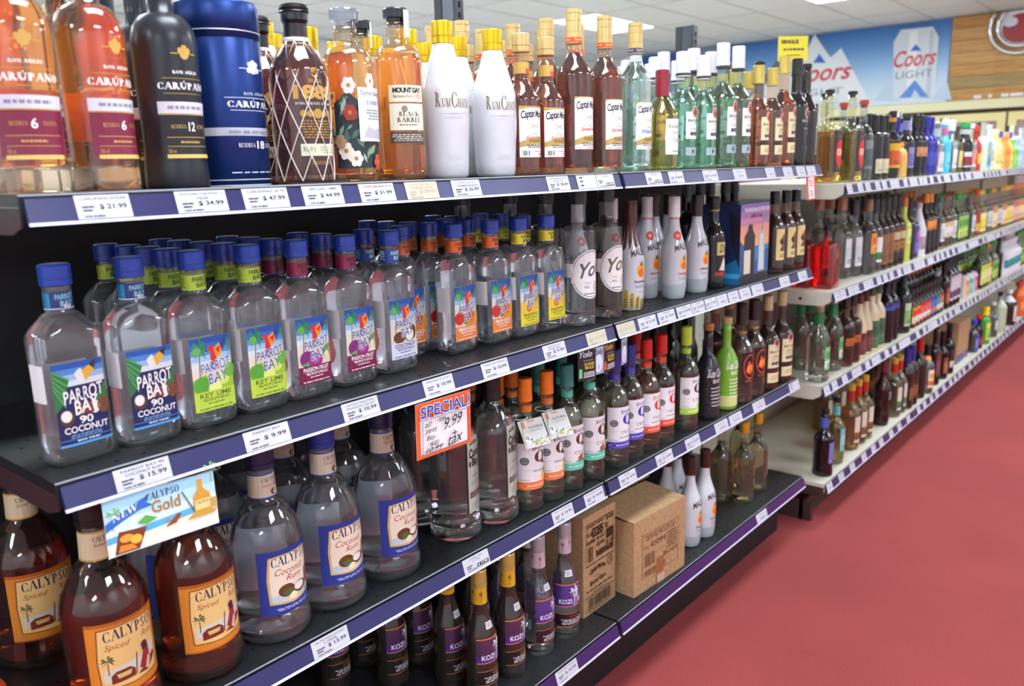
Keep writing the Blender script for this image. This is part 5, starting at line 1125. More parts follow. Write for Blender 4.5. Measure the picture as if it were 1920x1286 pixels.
# gift carton on the second shelf
x0 = solx(1388, .03, ZA[1]); x1 = solx(1441, .03, ZA[1])
gx = thing('gift_carton', (x0, .035, ZA[1]+.0005), 'gift carton with sunset and sea print holding a dark bottle', 'box')
W = x1-x0; D = .13; Hc = .235
bx = MB().box(0, 0, 0, W, D, Hc).obj('carton', plain('1b2440', .3), gx)
A = Art()
for i, c in enumerate(('8a6ab0', 'a878b0', 'c888a4', 'e09a88', 'f0a070', 'f2ac6c')): A.r(0, .9-.09*i, 1, 1-.09*i, c)
A.r(0, .1, 1, .46, '3a86b8'); A.p([(0, .1), (0, .55), (.3, .4), (.5, .25), (1, .42), (1, .1)], '225a94'); A.r(0, 0, 1, .1, '1c2028')
A.t('THE KRAKEN BLACK SPICED RUM', .12, .9, .98, .95, 'ffffff', 'b'); A.t('DARK AS HELL', .34, .82, .76, .87, '5a2a4a', 'b'); A.lines(.36, .75, .72, .79, 1, 'c8808a')
A.p([(.1, .1), (.14, .6), (.24, .66), (.27, .74), (.4, .74), (.42, .66), (.5, .6), (.5, .1)], '20242c'); A.p([(.14, .12), (.14, .42), (.36, .42), (.36, .12)], 'd8d4c0'); A.p([(.62, .12), (.64, .65), (.84, .65), (.86, .12)], 'aab8c0'); A.p([(.66, .14), (.68, .6), (.8, .6), (.82, .14)], 'c8d4da')
A.ring(.86, .68, .13, .16, .3, '8a90a0', 20, 20, 200)
obj('print', A.build('print', lambda u, v, q: (u+W/2, -q, v), W, Hc, 0), bx)
A = Art(); A.r(0, 0, 1, 1, '1c2a58'); A.p([(0, .0), (0, .3), (.5, .2), (1, .34), (1, 0)], '1f6a9c'); A.p([(.7, .95), (1, .8), (1, .2), (.8, .5)], '14182c'); A.lines(.1, .5, .5, .62, 3, 'b8c4e0', 4); A.lines(.1, .3, .6, .45, 4, '7a8ac0', 5); A.r(0, .08, 1, .14, '3aa0d0')
obj('print', A.build('print', lambda u, v, q: (-q, D/2-u, v), D, Hc, 0), bx)
# ================================================================== cream shelving: stock
def simple_art(seed, cols, txt=None, tc='ffffff'):
    A = Art(); rg = random.Random(seed)
    for i, c in enumerate(cols[1:]): A.r(0 if i % 2 == 0 else .1, .1+.8*i/max(1, len(cols)-1), 1 if i % 2 == 0 else .9, .1+.8*(i+.75)/max(1, len(cols)-1), c)
    if txt: A.t(txt, .08, .4, .92, .62, tc, 'b')
    A.lines(.15, .12, .85, .3, 3, tc, seed); return A
def bk(key, desc, H, R, gl, lq, cap, lab=None, sh='cos', hs=.55, hn=.72, n=2, Rb=None, rn=.0145, gmat=None, neck=None, fill=.74, txt=None, tc='3a3a3e', waist=None, w=None, cat='bottle', name='liquor_bottle', seg=18, **kw):
    L = []
    if lab: L.append(dict(z=(lab[0], lab[1]), w=w or R*1.75, col=lab[2], art=simple_art(len(KINDS), lab[2:], txt, tc), nv=1))
    if neck: L.append(dict(z=neck[:2], w='all', col=neck[2], name='neck_label', nv=1))
    sp = dict(seg=seg, H=H, R=R, Rb=Rb or R, n=n, hs=hs, hn=hn, sh=sh, rn=rn, glass=gl, liq=lq, fill=fill, cap=cap, labels=L, gmat=gmat, neck_top=.95, nb=5, cat=cat, name=name, **kw)
    if waist: sp['waist'] = waist; sp['nb'] = 10
    kind(key, **sp); KINDS[key].desc = desc
def op(h, r=.25): return plain(h, r)
S = 'screw'; T = 'tall'
bk('teq', 'tall yellow bottle with black label and red disc', .325, .0425, 'f2f2dc', 'e0b030', ('cork', .93, 1, .0165, '2a2420'), (.12, .56, '2e2424'), 'round', .58, .64, n=4, rn=.0155, fill=.555)
A = Art(); A.c(.62, .45, .5, .34, 'd8221e', 24); A.t('CHI', .25, .4, 1.0, .56, 'f0e6d0', 'w'); A.lines(.3, .85, .75, .88, 1, 'b8a050'); A.lines(.3, .08, .7, .11, 1, 'b8a050')
KINDS['teq'].parts[-1] = ('print', A.build('print', surf_for(KINDS['teq'].rows, .1, 0, .12*.325), .0425*1.75, .44*.325, .006, .00045), KINDS['teq'].parts[-1][2])
bk('stopper', 'clear bottle with red-topped glass stopper', .30, .04, 'e4ecea', 'c8d2d0', ('cork', .9, 1, .017, 'b8463c'), (.15, .5, '7a8a8c', '4a5a60'), 'dome', .55, .7, fill=.7)
bk('purp', 'black-purple bottle with scalloped cream label', .25, .037, '4a3c58', '1c1222', (T, .74, 1, .0165, '141416'), (.1, .32, 'd8d2b4', 'cfc8a4'), 'round', .66, .74)
bk('blkyel', 'black bottle with yellow label', .272, .036, '2a2624', '120e0c', (S, .93, 1, .015, '141416'), (.16, .52, 'e8b81e', 'd85a1e'), neck=(.84, .9, 'd8901e'), w=.1)
bk('navyl', 'dark bottle with lilac neck wrap and label', .262, .038, '3a3840', '15131a', (S, .93, 1, .0165, '1a1a1e'), (.15, .48, '8a86c0', '6a68a8'), neck=(.76, .91, '8c8ac8'))
bk('medal', 'round gold and orange medallion bottle', .15, .046, 'e8d8a0', 'd8b050', (S, .92, 1, .012, 'e8701e'), None, 'round', .55, .8, Rb=.03, gmat=op('d8a850'))
bk('blk', 'plain black bottle with orange emblem', .268, .036, '1e1e22', '0c0c0e', (T, .8, 1, .0165, '101012'), (.3, .55, '22201e', 'c88a5a'), gmat=op('15151a', .15))
bk('cobalt', 'cobalt blue bottle', .265, .0365, '2a2f9a', '161a78', (T, .82, 1, .0165, '20259a'), (.15, .5, '232a92', '3a44b0'), gmat=op('1f2590', .12))
bk('whitel', 'bottle with long white label', .24, .035, 'e4e8ea', 'd8dcde', (S, .9, 1, .016, '8a8a90'), (.06, .6, 'e6e6ea', 'd0d0d8'))
bk('cyan', 'tall cyan bottle with pink neck tag', .262, .034, '9adcf0', '3ab8e0', (S, .9, 1, .0155, 'f0f4f8'), (.1, .5, '48c4ea', '6ad0ee'), neck=(.7, .84, 'c86a9a'), gmat=op('3fb6de', .2))
bk('pinkc', 'clear bottle with pale label and white cap', .262, .034, 'eef2f4', 'eef2f4', (T, .8, 1, .0165, 'e8ecf2'), (.1, .45, 'dfe2ea', 'c8ccd8'))
bk('olive', 'olive bottle with cream angled label', .235, .036, '6a6440', '3a3418', (S, .9, 1, .016, '3a3428'), (.12, .62, 'e8d9a4', 'e0c070'), gmat=op('4a4628', .2))
bk('grcap', 'black bottle with green cap and red neck', .258, .035, '1a1a18', '0a0a0a', (S, .88, 1, .0175, '2a9a48'), (.1, .4, 'c8ccd0', '8a2430'), neck=(.76, .86, 'b8c4c4'), gmat=op('161a18', .15))
bk('clearw', 'clear bottle with white and coral label', .255, .035, 'e6eef0', 'e6eef0', (S, .9, 1, .016, 'd8dce4'), (.1, .6, 'd8dcec', 'e88a80'))
bk('redb', 'red bottle with red cap', .245, .034, 'd86050', 'b8281e', (S, .88, 1, .0165, 'd83a24'), (.12, .5, 'b82a24', 'f0c030'), gmat=op('b02a22', .2))
bk('teal_tin', 'teal checked tin', .19, .05, 'ffffff', None, (S, .9, 1, .03, 'c8d8d0'), (.08, .82, '8fb8c0', '5aa8b8', 'a8c890'), 'round', .86, .93, n=4, gmat=op('c8d8c8'), rn=.03, cat='tin', name='gift_tin')
bk('paley', 'wide pale yellow bottle', .235, .042, 'f2efc8', 'e8e2a0', (S, .9, 1, .0165, 'e8e4c8'), (.1, .5, 'ece6ae', 'e0d480'), 'dome', gmat=op('e6dfa0', .3))
bk('orangeb', 'orange bottle with peach cap', .225, .034, 'f4c890', 'ee9030', (S, .85, 1, .02, 'f0b890'), (.08, .5, 'ee8a28', 'f0a850'), gmat=op('f0a048', .25))
bk('bluecap', 'yellow bottle with blue cap', .225, .034, 'f4ecc0', 'e8c84a', (S, .85, 1, .02, '4a58b0'), (.08, .5, 'e8c850', 'f0dc80'), gmat=op('ead27a', .25))
bk('greenb', 'bright green bottle', .205, .04, 'c8f0a0', '86d048', (S, .88, 1, .018, 'f0f4f4'), (.1, .5, '8ad050', 'a8e070'), gmat=op('86cc4c', .25))
bk('lblue', 'pale blue bottle', .205, .038, 'd0ecf8', 'a8d8f0', (S, .88, 1, .018, 'f0f4f8'), (.1, .5, 'a8d4ee', 'c8e4f4'), gmat=op('a4d2ec', .25))
bk('silverb', 'frosted silver bottle', .26, .036, 'dfe4ea', None, (S, .9, 1, .017, 'c8ccd8'), (.15, .55, 'd0d4de', 'b8bcc8'), gmat=op('ccd2da', .2))
bk('redbox', 'flat red rectangular bottle with black cap', .228, .044, 'ff5048', 'ff3a34', ('cork', .83, 1, .017, '17171c'), None, 'round', .68, .74, n=7, Rb=.034, fill=.66, waist=[(0, 1.06), (.5, 1.02), (1, 1)])
bk('clr_white', 'clear tall bottle with white label', .31, .042, 'eef2ec', 'e4e8dc', (T, .86, 1, .018, 'b07a5a'), (.14, .5, 'e2e4ea', 'd4d8e0'), 'dome', .55, .66, rn=.0165, w=.06)
bk('clr_dark', 'clear bottle with tall white label and black neck', .30, .037, 'eef0ec', 'e4e6e0', (T, .8, 1, .0165, '2a2422'), (.14, .52, 'dfe2e8', 'd0d4dc'), rn=.015)
bk('clr_orange', 'clear slim bottle with orange label', .30, .037, 'eef0ee', 'e8eae6', (T, .84, 1, .0165, '8a6a4a'), (.28, .55, 'e89a2c', 'f0b84a', 'e0602a'), rn=.0155)
bk('clr_green', 'clear bottle with white and green label', .30, .037, 'eef0ee', 'e0e4de', (T, .8, 1, .0165, '1e1e20'), (.14, .48, 'e8ecec', '2f8a48', 'e8ecec'), rn=.015)
bk('bronze', 'bottle sheathed in bronze leather-like label', .30, .038, 'b89878', '5a2c18', (T, .8, 1, .0165, '241a18'), (.08, .5, '94663e', '8a5c38'), w=.1)
bk('amber', 'dark amber bottle with tan label', .305, .038, '8a5a40', '4a180c', (T, .8, 1, .0165, '1a1616'), (.2, .55, '6a4428', 'a87a3c', 'c8b890'), w=.085)
bk('limeg', 'bright yellow-green bottle with pale label', .285, .037, 'e8f0a0', 'd0dc50', (T, .86, 1, .0155, 'c8701e'), (.3, .62, 'e6ecb0', 'dce890'), gmat=op('c8d458', .2))
bk('slimk', 'slim black bottle', .28, .033, '1c1c22', '0a0a0c', (T, .8, 1, .0155, '141416'), None, gmat=op('17171d', .15))
bk('bluel', 'slim bottle with blue and violet label', .26, .033, 'd8dcf0', 'b0b4e0', (S, .9, 1, .015, '20202a'), (.08, .6, '4a5ac8', '8a6ad0', 'c05ac0'))
bk('cone', 'white conical bottle', .25, .04, 'f0f0f2', None, (S, .9, 1, .016, 'c8a8b0'), (.1, .5, 'dcdce2', 'b09aa0'), 'taper', .5, .85, gmat=op('e4e4ea', .25))
bk('blkor', 'black bottle with orange label', .29, .037, '202026', '0c0c0e', (T, .84, 1, .016, 'd8801e'), (.4, .62, 'e87a1e', 'f0983a'), gmat=op('1a1a20', .15))
bk('shot_a', 'clear bottle of amber liquor with white lettering', .26, .034, 'f2f0ea', 'c89030', (S, .9, 1, .0155, '8a5a3a'), (.2, .5, 'd8c08a', 'e8e4dc'), gmat=None)
bk('shot_c', 'clear bottle with white lettering', .26, .034, 'eef2f2', 'e4eaea', (S, .9, 1, .0155, '2a7a48'), (.15, .5, 'dce4e4', 'c0ccd0'))
bk('shot_g', 'clear bottle with apple green label', .26, .034, 'e8f4e0', 'c8e0b0', (S, .9, 1, .0155, '2a9a48'), (.1, .55, '9ac860', 'c8e070', '4a9a3a'))
bk('shot_b', 'dark brown bottle', .26, .034, '4a3a34', '2a1410', (S, .9, 1, .0155, '8a2028'), None)
bk('shot_r', 'clear bottle with red label', .265, .034, 'f4e4e0', 'e8b0a8', (S, .88, 1, .0165, 'c8281e'), (.08, .6, 'd8301e', 'f0c040', 'd8301e'))
bk('shot_y', 'clear bottle with yellow label', .26, .034, 'f6f4dc', 'f0ecc0', (S, .9, 1, .0155, 'e8c040'), (.08, .5, 'f0e8a0', 'e8d850'))
bk('shot_o', 'clear bottle with orange label', .26, .034, 'f8ecd8', 'f4d8a8', (S, .9, 1, .0155, 'e8902c'), (.08, .58, 'f0b860', 'f8e0b0'))
bk('shot_p', 'clear bottle with coral pink label', .26, .034, 'f8e4dc', 'f4c0b0', (S, .9, 1, .0155, 'e87a60'), (.08, .58, 'f09a88', 'f4c8b8'))
bk('clrgrn', 'clear bottle with green neck and green label', .29, .0435, 'eef2ec', 'e6eae2', (S, .9, 1, .017, 'c8b878'), (.16, .46, '7fc488', 'd8ecd8', '4aa05a'), 'dome', .52, .72, neck=(.74, .88, '1f7a48'), w=.05, rn=.0175, foot=.03)
bk('ambblk', 'amber bottle with black and orange label', .285, .0385, 'e0a880', 'a8481a', (T, .8, 1, .0165, '2a1a16'), (.26, .62, '2e2422', 'c8682e', '2e2422'), w=.09, waist=[(0, 1), (.25, .96), (.8, 1), (1, 1)])
bk('crmbrn', 'cream liqueur bottle with brown base', .27, .0355, 'e8dcc0', None, (T, .84, 1, .0165, '4a1c1c'), (.06, .4, '5a2c28', '7a4440'), 'long', .45, .8, gmat=op('d8c8a4', .25), w=.12)
bk('crmgrn', 'cream liqueur bottle with green base label', .28, .0375, 'e8dcc0', None, (T, .85, 1, .017, '3a4a2c'), (.06, .48, '3f6a48', '5a8a60', '345a3e'), 'dome', .55, .72, gmat=op('dac9a6', .25), w=.12)
bk('navybl', 'tall black bottle with blue band', .31, .0365, '20202a', '0a0a10', (T, .86, 1, .0165, '16161a'), (.47, .55, '2f3a9c', '4a58b8'), gmat=op('17171f', .15), w=.11)
bk('tealb', 'teal bottle with green label', .285, .039, '3aa8b0', '127880', (S, .9, 1, .0165, '1a1a1c'), (.12, .5, 'b8d8b0', '8ab870'), 'dome', .58, .74, gmat=None)
bk('mini_o', 'small dark bottle with orange and red label', .185, .03, '2a2422', '140c0a', (S, .88, 1, .0145, '151517'), (.1, .55, 'e8902c', 'f0f0f0', 'd83a24'), gmat=op('17130f', .2))
bk('mini_r', 'small dark bottle with red and white label', .185, .03, '2a2422', '140c0a', (S, .88, 1, .0145, '151517'), (.1, .55, 'd8382c', 'f0ecec', 'e07a6a'), gmat=op('17130f', .2))
bk('mini_b', 'small dark bottle with blue and orange label', .185, .03, '22242e', '0c0e14', (S, .88, 1, .0145, '151517'), (.1, .55, '3a5ac0', 'e8902c', '5a7ad0'), gmat=op('14161c', .2))
bk('mini_g', 'small dark bottle with green label', .185, .03, '222a26', '0c140e', (S, .88, 1, .0145, '151517'), (.1, .55, '2a9a68', 'e8ecec', '48b080'), gmat=op('141a17', .2))
bk('blkneck', 'tall black bottle with coloured neck wrap', .275, .033, '201c1c', '0c0a0a', (S, .93, 1, .0145, '17171a'), None, neck=(.72, .84, 'd8582c'), gmat=op('191515', .18))
bk('wl_dark', 'dark wine-style bottle with lilac label', .30, .0365, '262228', '0e0a10', (T, .84, 1, .0155, '18161a'), (.12, .56, 'd4ccd8', '6a4a78', 'd4ccd8'), gmat=op('1a161c', .15))
bk('grn_lab', 'green bottle with yellow-green label', .27, .036, 'b0d890', '5aa03a', (S, .9, 1, .016, '3a7a2a'), (.1, .55, 'c8dc60', 'e0ec90'))
bk('can_o', 'squat bottle with orange label', .15, .032, 'f0f0f0', None, (S, .86, 1, .016, '2a2426'), (.08, .66, 'f08a30', 'f8b870'), 'dome', .7, .84, gmat=op('e8e0d8'))
bk('can_t', 'squat bottle with teal label', .15, .032, 'f0f0f0', None, (S, .86, 1, .016, '2a2426'), (.08, .66, '38b8c0', '80d8d8'), 'dome', .7, .84, gmat=op('e0e8e8'))
bk('can_p', 'squat bottle with pink label', .15, .032, 'f0f0f0', None, (S, .86, 1, .016, '2a2426'), (.08, .66, 'e0407a', 'f090b0'), 'dome', .7, .84, gmat=op('e8dce0'))
bk('jug_w', 'white jug with teal label', .23, .052, 'f0f2f4', None, (S, .9, 1, .02, 'e8ecf0'), (.2, .6, 'dfe8ee', '2a98a0'), 'dome', .6, .8, gmat=op('e6eaf0', .3))
bk('violet_dk', 'dark purple bottle with lilac label', .258, .038, '4a3040', '1e0a14', (S, .93, 1, .0165, '1a1a1c'), (.2, .52, '7a78c4', '9a98d8'), neck=(.72, .88, '4a58b4'), w=.05, waist=[(0, 1), (.12, 1.0), (.2, .93), (.85, .94), (1, 1)], gmat=op('1c1016', .12))
bk('clr_teal', 'pale bottle with aqua label', .265, .036, 'eeecd0', 'e0d8a0', (S, .93, 1, .0165, '1a1a1c'), (.2, .55, '7ab8b8', '9ad0d0'), neck=(.74, .88, '6abcc4'), w=.05)
bk('pina', 'yellow cocktail bottle with red neck and framed label', .275, .041, 'f2ecc0', 'dcb840', (S, .9, 1, .0155, 'c8a23c'), (.12, .52, 'd8cdb8', '8a5a3a', 'd8cdb8'), 'dome', .52, .68, neck=(.74, .92, 'c02a24'), w=.052)
bk('curvy', 'curvy dark wine-red bottle with round badge', .29, .036, '4a2a2c', '2a0c0e', (T, .84, 1, .0155, '6a2430'), (.42, .54, '9aa4b4', '6a7484'), 'dome', .56, .74, waist=[(0, .9), (.25, .98), (.5, .82), (.85, 1.05), (1, 1)], gmat=op('2e1416', .12), w=.03)
bk('pinar', 'pale cocktail bottle with red cap and framed label', .275, .039, 'f0eedc', 'e4dcae', (S, .9, 1, .0155, 'c8a23c'), (.12, .52, 'd8d0c0', '4a8a6a', 'd8d0c0'), 'dome', .52, .68, neck=(.74, .92, 'c8241e'), w=.05)
bk('brandy', 'dark amber bottle with long blue cap', .29, .037, 'a87858', '5a2010', (T, .76, 1, .0165, '2c2c8c'), (.12, .46, '4a2014', '8a5a3a'), 'round', .56, .74)
bk('brandyr', 'amber bottle with long red cap', .30, .036, '9a7058', '5a2818', (T, .78, 1, .016, 'b81e20'), None, 'dome', .55, .72)
bk('clrprint', 'clear bottle with orange numeral print', .25, .038, 'e8ecea', 'e0e4de', (T, .8, 1, .0155, '18181a'), (.14, .5, 'e8e6dc', 'f07a1e', 'f0a040'), 'dome', .55, .72, neck=(.7, .78, 'e8902c'))
bk('slimred', 'tall slim wine-red bottle', .31, .031, '5a3034', '2a0c10', (T, .84, 1, .0145, '3a181c'), (.15, .55, '6a3038', '8a4a50'))
bk('blk2', 'black bottle with copper label', .255, .034, '1c1a1a', '0a0808', (T, .84, 1, .0155, '121214'), (.12, .46, '8a4a30', 'b07048'), gmat=op('14110f', .12))
bk('blk3', 'black bottle with spotted label', .28, .034, '1c1a1a', '0a0808', (T, .84, 1, .0155, '121214'), (.1, .5, '3a2a28', 'd8d0cc', '3a2a28'), gmat=op('14110f', .12))
bk('smallbl', 'small bottle with blue label and bright cap', .2, .032, 'e0e0e8', 'c8c8d8', (S, .85, 1, .017, '3a48d0'), (.1, .55, '3a48c8', '7a88e0'))
bk('smallrd', 'small dark red bottle with red cap', .21, .03, '7a3030', '3a0c10', (S, .88, 1, .017, 'd82a2a'), (.1, .4, '8a2024', 'b84040'))
bk('grnyel', 'green bottle with yellow spout cap', .235, .037, '5ab84a', None, (T, .78, 1, .026, 'f0d838'), (.12, .6, 'e0d85a', 'a8cc50'), 'dome', .62, .76, gmat=op('3f9a38', .25))
bk('paleblue', 'pale clear bottle with blue label', .235, .037, 'e8ecec', 'dce0dc', (S, .9, 1, .0165, 'd8dcec'), (.2, .6, '8aa0d0', 'c8d0e0'))
bk('palebig', 'wide pale green bottle', .27, .046, 'dce4d0', 'c8d0b0', (S, .9, 1, .017, '26285a'), None, 'dome', .6, .78, gmat=op('b8c0a4', .2))
bk('jugwh', 'dark jug with large white label', .25, .056, '4a3030', '2a1414', (S, .88, 1, .024, 'e0e2e6'), (.12, .55, 'e4e4e8', 'd8d8de'), 'dome', .6, .76, n=3, gmat=op('34201f', .2), w=.085, neck=(.66, .84, 'd0d4da'))
bk('orjug', 'orange cocktail jug', .25, .05, 'f0a060', 'e8702c', (S, .88, 1, .024, 'd04a2a'), (.15, .55, 'e8602c', 'f0a060'), 'dome', .6, .76, gmat=op('dc6a34', .3))
ORD = lambda i: ['first', 'second', 'third', 'fourth', 'fifth', 'sixth', 'seventh', 'eighth', 'ninth', 'tenth'][i] if i < 10 else 'next'
def nth(i): return ORD(i) if i < 10 else '%dth' % (i+1) if not (i+1) % 10 in (1, 2, 3) or 10 < i+1 < 14 else '%d%s' % (i+1, {1: 'st', 2: 'nd', 3: 'rd'}[(i+1) % 10])
SH = ['top', 'second', 'third', 'bottom']
def run(k, items, Y0, xmax, row='front', start=None):
    """items: (px or None, kind, count[, dY]); each is set down at its photographed spot, never overlapping its neighbour"""
    xprev, rprev, yprev = (start or XB), 0, Y0; cnt = {}
    for it in items:
        px, key, n = it[:3]; dY = it[3] if len(it) > 3 else 0; K = KINDS[key]; R = K.sp['R']*1.03
        for j in range(n):
            y = Y0+YB[k]+dY; x = xprev+rprev+R+.004
            if abs(y-yprev) > .07: x = xprev+.01
            if px and j == 0: x = max(x, solx(px, y, ZB[k]))
            x = max(x, XB+R+.004)
            if x > xmax: break
            o = spawn(key, x, y, ZB[k]+.0005, '', None, random.uniform(-.12, .12) if K.sp.get('n', 2) <= 2.2 else 0, name='liquor_bottle')
            if o is None: xprev += .06; continue
            cnt.setdefault(key, []).append(o)
            xprev, rprev, yprev = o.location.x, R, y
    for key, L in cnt.items():
        d = KINDS[key].desc
        for i, o in enumerate(L):
            o['label'] = ('%s ' % nth(i) if len(L) > 1 else '')+d+(' in back row, ' if row == 'back' else ' on ')+SH[k]+' cream shelf'
            if len(L) > 1: o['group'] = '%s, %s row, %s cream shelf' % (key.replace('_', ' '), row, SH[k])
F = [
 [(1548, 'teq', 1, .03), (1590, 'teq', 1), (1612, 'stopper', 1, .0), (1634, 'purp', 2), (1667, 'blkyel', 1), (1684, 'medal', 1, -.005), (None, 'navyl', 1), (1710, 'blk', 2), (1730, 'cobalt', 2), (1752, 'whitel', 1), (1765, 'cyan', 1), (1778, 'pinkc', 1), (1788, 'olive', 1), (1800, 'grcap', 2), (1815, 'clearw', 1), (1824, 'redb', 1), (1836, 'teal_tin', 1), (1848, 'silverb', 1), (1856, 'paley', 2), (1868, 'bluecap', 1), (1876, 'orangeb', 2), (1886, 'bluecap', 1), (1894, 'greenb', 1), (1900, 'lblue', 2), (1906, 'silverb', 2), (None, 'greenb', 2), (None, 'clearw', 3), (None, 'orangeb', 2), (None, 'paley', 3)],
 [(1507, 'redbox', 1, .076), (1543, 'redbox', 1, .0), (1572, 'clr_white', 1, .05), (1586, 'clr_dark', 1, .03), (1602, 'clr_orange', 1), (1618, 'clr_green', 1), (1632, 'bronze', 2), (1660, 'amber', 2), (1688, 'limeg', 1), (1698, 'slimk', 1), (1706, 'bluel', 1), (1716, 'cone', 1), (1728, 'blkor', 2), (1745, 'slimk', 1), (1755, 'shot_c', 1), (1764, 'shot_a', 2), (1778, 'shot_c', 1), (1788, 'shot_g', 3), (1806, 'shot_b', 1), (1814, 'shot_c', 1), (1822, 'shot_r', 1), (1830, 'shot_y', 2), (1842, 'shot_c', 2), (1850, 'shot_o', 2), (1858, 'shot_c', 2), (1868, 'shot_o', 2), (1876, 'shot_y', 3), (1890, 'shot_p', 3), (None, 'shot_o', 3), (None, 'shot_y', 2), (None, 'shot_c', 4)],
 [(1530, 'clrgrn', 1, .0), (1556, 'clrgrn', 1, .02), (1574, 'ambblk', 2), (1602, 'crmbrn', 2), (1628, 'crmgrn', 2), (1656, 'navybl', 2), (1688, 'tealb', 1), (1704, 'mini_o', 2), (None, 'mini_r', 3), (1735, 'mini_b', 2), (1748, 'mini_g', 1), (1755, 'mini_r', 1), (1765, 'blk2', 1), (1772, 'wl_dark', 3), (1804, 'can_o', 1), (1812, 'can_t', 1), (1820, 'can_p', 1), (1830, 'grn_lab', 3), (1846, 'shot_o', 1), (1854, 'shot_g', 2), (1866, 'slimk', 1), (1874, 'jug_w', 3), (None, 'jug_w', 2), (None, 'shot_g', 4), (None, 'shot_r', 2)],
 [(1541, 'violet_dk', 1, .0), (1563, 'clr_teal', 1, .01), (1590, 'pina', 1, .02), (None, 'pina', 2, .02), (1650, 'curvy', 1, .01), (1671, 'pinar', 2, .01), (1694, 'brandy', 2), (1718, 'brandyr', 1, .0), (1733, 'clrprint', 1, -.01), (1748, 'slimred', 1), (1762, 'blk2', 1), (1774, 'blk3', 1), (1822, 'smallbl', 1), (1831, 'smallrd', 1), (1842, 'grnyel', 1), (1857, 'paleblue', 1), (1870, 'palebig', 1), (1886, 'jugwh', 1), (1906, 'orjug', 2), (None, 'jugwh', 2), (None, 'orjug', 2)],
]
for k in range(4): run(k, F[k], (.075, .06, .052, .046)[k], XB+NB*SEC-.08)
Bk = [
 [(1540, 'teq', 1), (1575, 'stopper', 1), (None, 'purp', 3), (None, 'blk', 4), (None, 'cobalt', 2), (None, 'navyl', 2), (None, 'pinkc', 2), (None, 'grcap', 2), (None, 'clearw', 2), (None, 'silverb', 3), (None, 'bluecap', 3), (None, 'orangeb', 2), (None, 'paley', 3)],
 [(1530, 'clr_white', 2), (None, 'clr_dark', 3), (None, 'bronze', 2), (None, 'amber', 4), (None, 'slimk', 3), (None, 'blkor', 3), (None, 'shot_a', 4), (None, 'shot_g', 4), (None, 'shot_b', 3), (None, 'shot_y', 5), (None, 'shot_o', 4)],
 [(1497, 'clrgrn', 1), (None, 'clrgrn', 2), (None, 'ambblk', 3), (None, 'crmbrn', 2), (None, 'crmgrn', 2), (None, 'navybl', 3), (1690, 'blkneck', 8), (None, 'wl_dark', 4), (None, 'grn_lab', 6), (None, 'shot_g', 5)],
 [(1540, 'pina', 3), (None, 'pinar', 3), (None, 'brandy', 3), (None, 'slimred', 3)],
]
for k in range(3): run(k, Bk[k], .175, XB+4.2*SEC, 'back', XB+.02)
run(3, Bk[3], .24, 4.6, 'back', XB+.1)
# an opened carton on the bottom cream shelf
q0 = solx(1787, .06+YB[3], ZB[3])
A = Art(); A.r(.0, .0, 1, .2, '2a4a8c'); A.r(.62, .02, .8, .18, 'b0566a'); A.lines(.6, .55, .8, .9, 6, 'b08a6a', 4)
o = carton(q0, q0+.28, .02, .22, ZB[3]+.0005, .235, 0, 'opened brown carton with blue stripe on the bottom cream shelf', A, True)

# ================================================================== price tickets in the rails
tagm = plain('c6c7d2', .5); tagy = plain('c0baa6', .5)
def tag_mesh(W, lines_, price, style, h=.0305):
    A = Art(); ink = '33353f' if style != 'faded' else 'a8a08a'
    n = len(lines_)
    for i, t in enumerate(lines_):
        w = min(.84, .06*len(t)); A.t(t, .52-w/2, .78-.19*i, .52+w/2, .9-.19*i, ink, 'n')
    y = .28 if n > 1 else .36
    if price:
        if style == 'inv': A.r(.5, .1, .95, .36, '26262c'); A.t(price, .54, .14, .91, .32, 'f2f2f2', 'b')
        else: A.t(price, .42, y, .92, y+.24, ink, 'b')
        A.lines(.1, y+.08, .34, y+.2, 1, ink, 3, .7); A.lines(.1, y-.06, .3, y+.05, 1, ink, 5, .7); A.bars(.12, .06, .5, .15, 16, ink)
    elif style == 'dots':
        for q in (.18, .48, .76): A.r(.14, q, .3, q+.12, '3a3c48')
    elif style == 'blank': A.lines(.15, .62, .85, .8, 2, '9a9cb0', 2); A.lines(.3, .2, .8, .42, 1, '7a7c90', 7, .6)
    return A.build('print', flat(), W, h, 0, .0004)
def ticket(x0, x1, y, z, lines_, price, style, label, group=None, hang=0.0):
    b, up, nrm, L = rail_frame(y, z); W = x1-x0; h = min(.0305, L-.002)
    o = thing('price_tag', ((x0+x1)/2, b.y+up.y*.0035+nrm.y*.0004, b.z+up.z*.0035+nrm.z*.0004), label, 'price tag', group)
    o.rotation_euler = (-(math.atan2(up.y, up.z)), 0, 0)
    c = MB().box(-W/2, -.0002, 0, W/2, .0002, h).obj('card', tagy if style == 'faded' else tagm, o)
    obj('print', tag_mesh(W, lines_, price, style, h), c)
    return o
def rail_x(px, k, Z, Y): return solx(px, Y[k]-.012, Z[k]-.022)
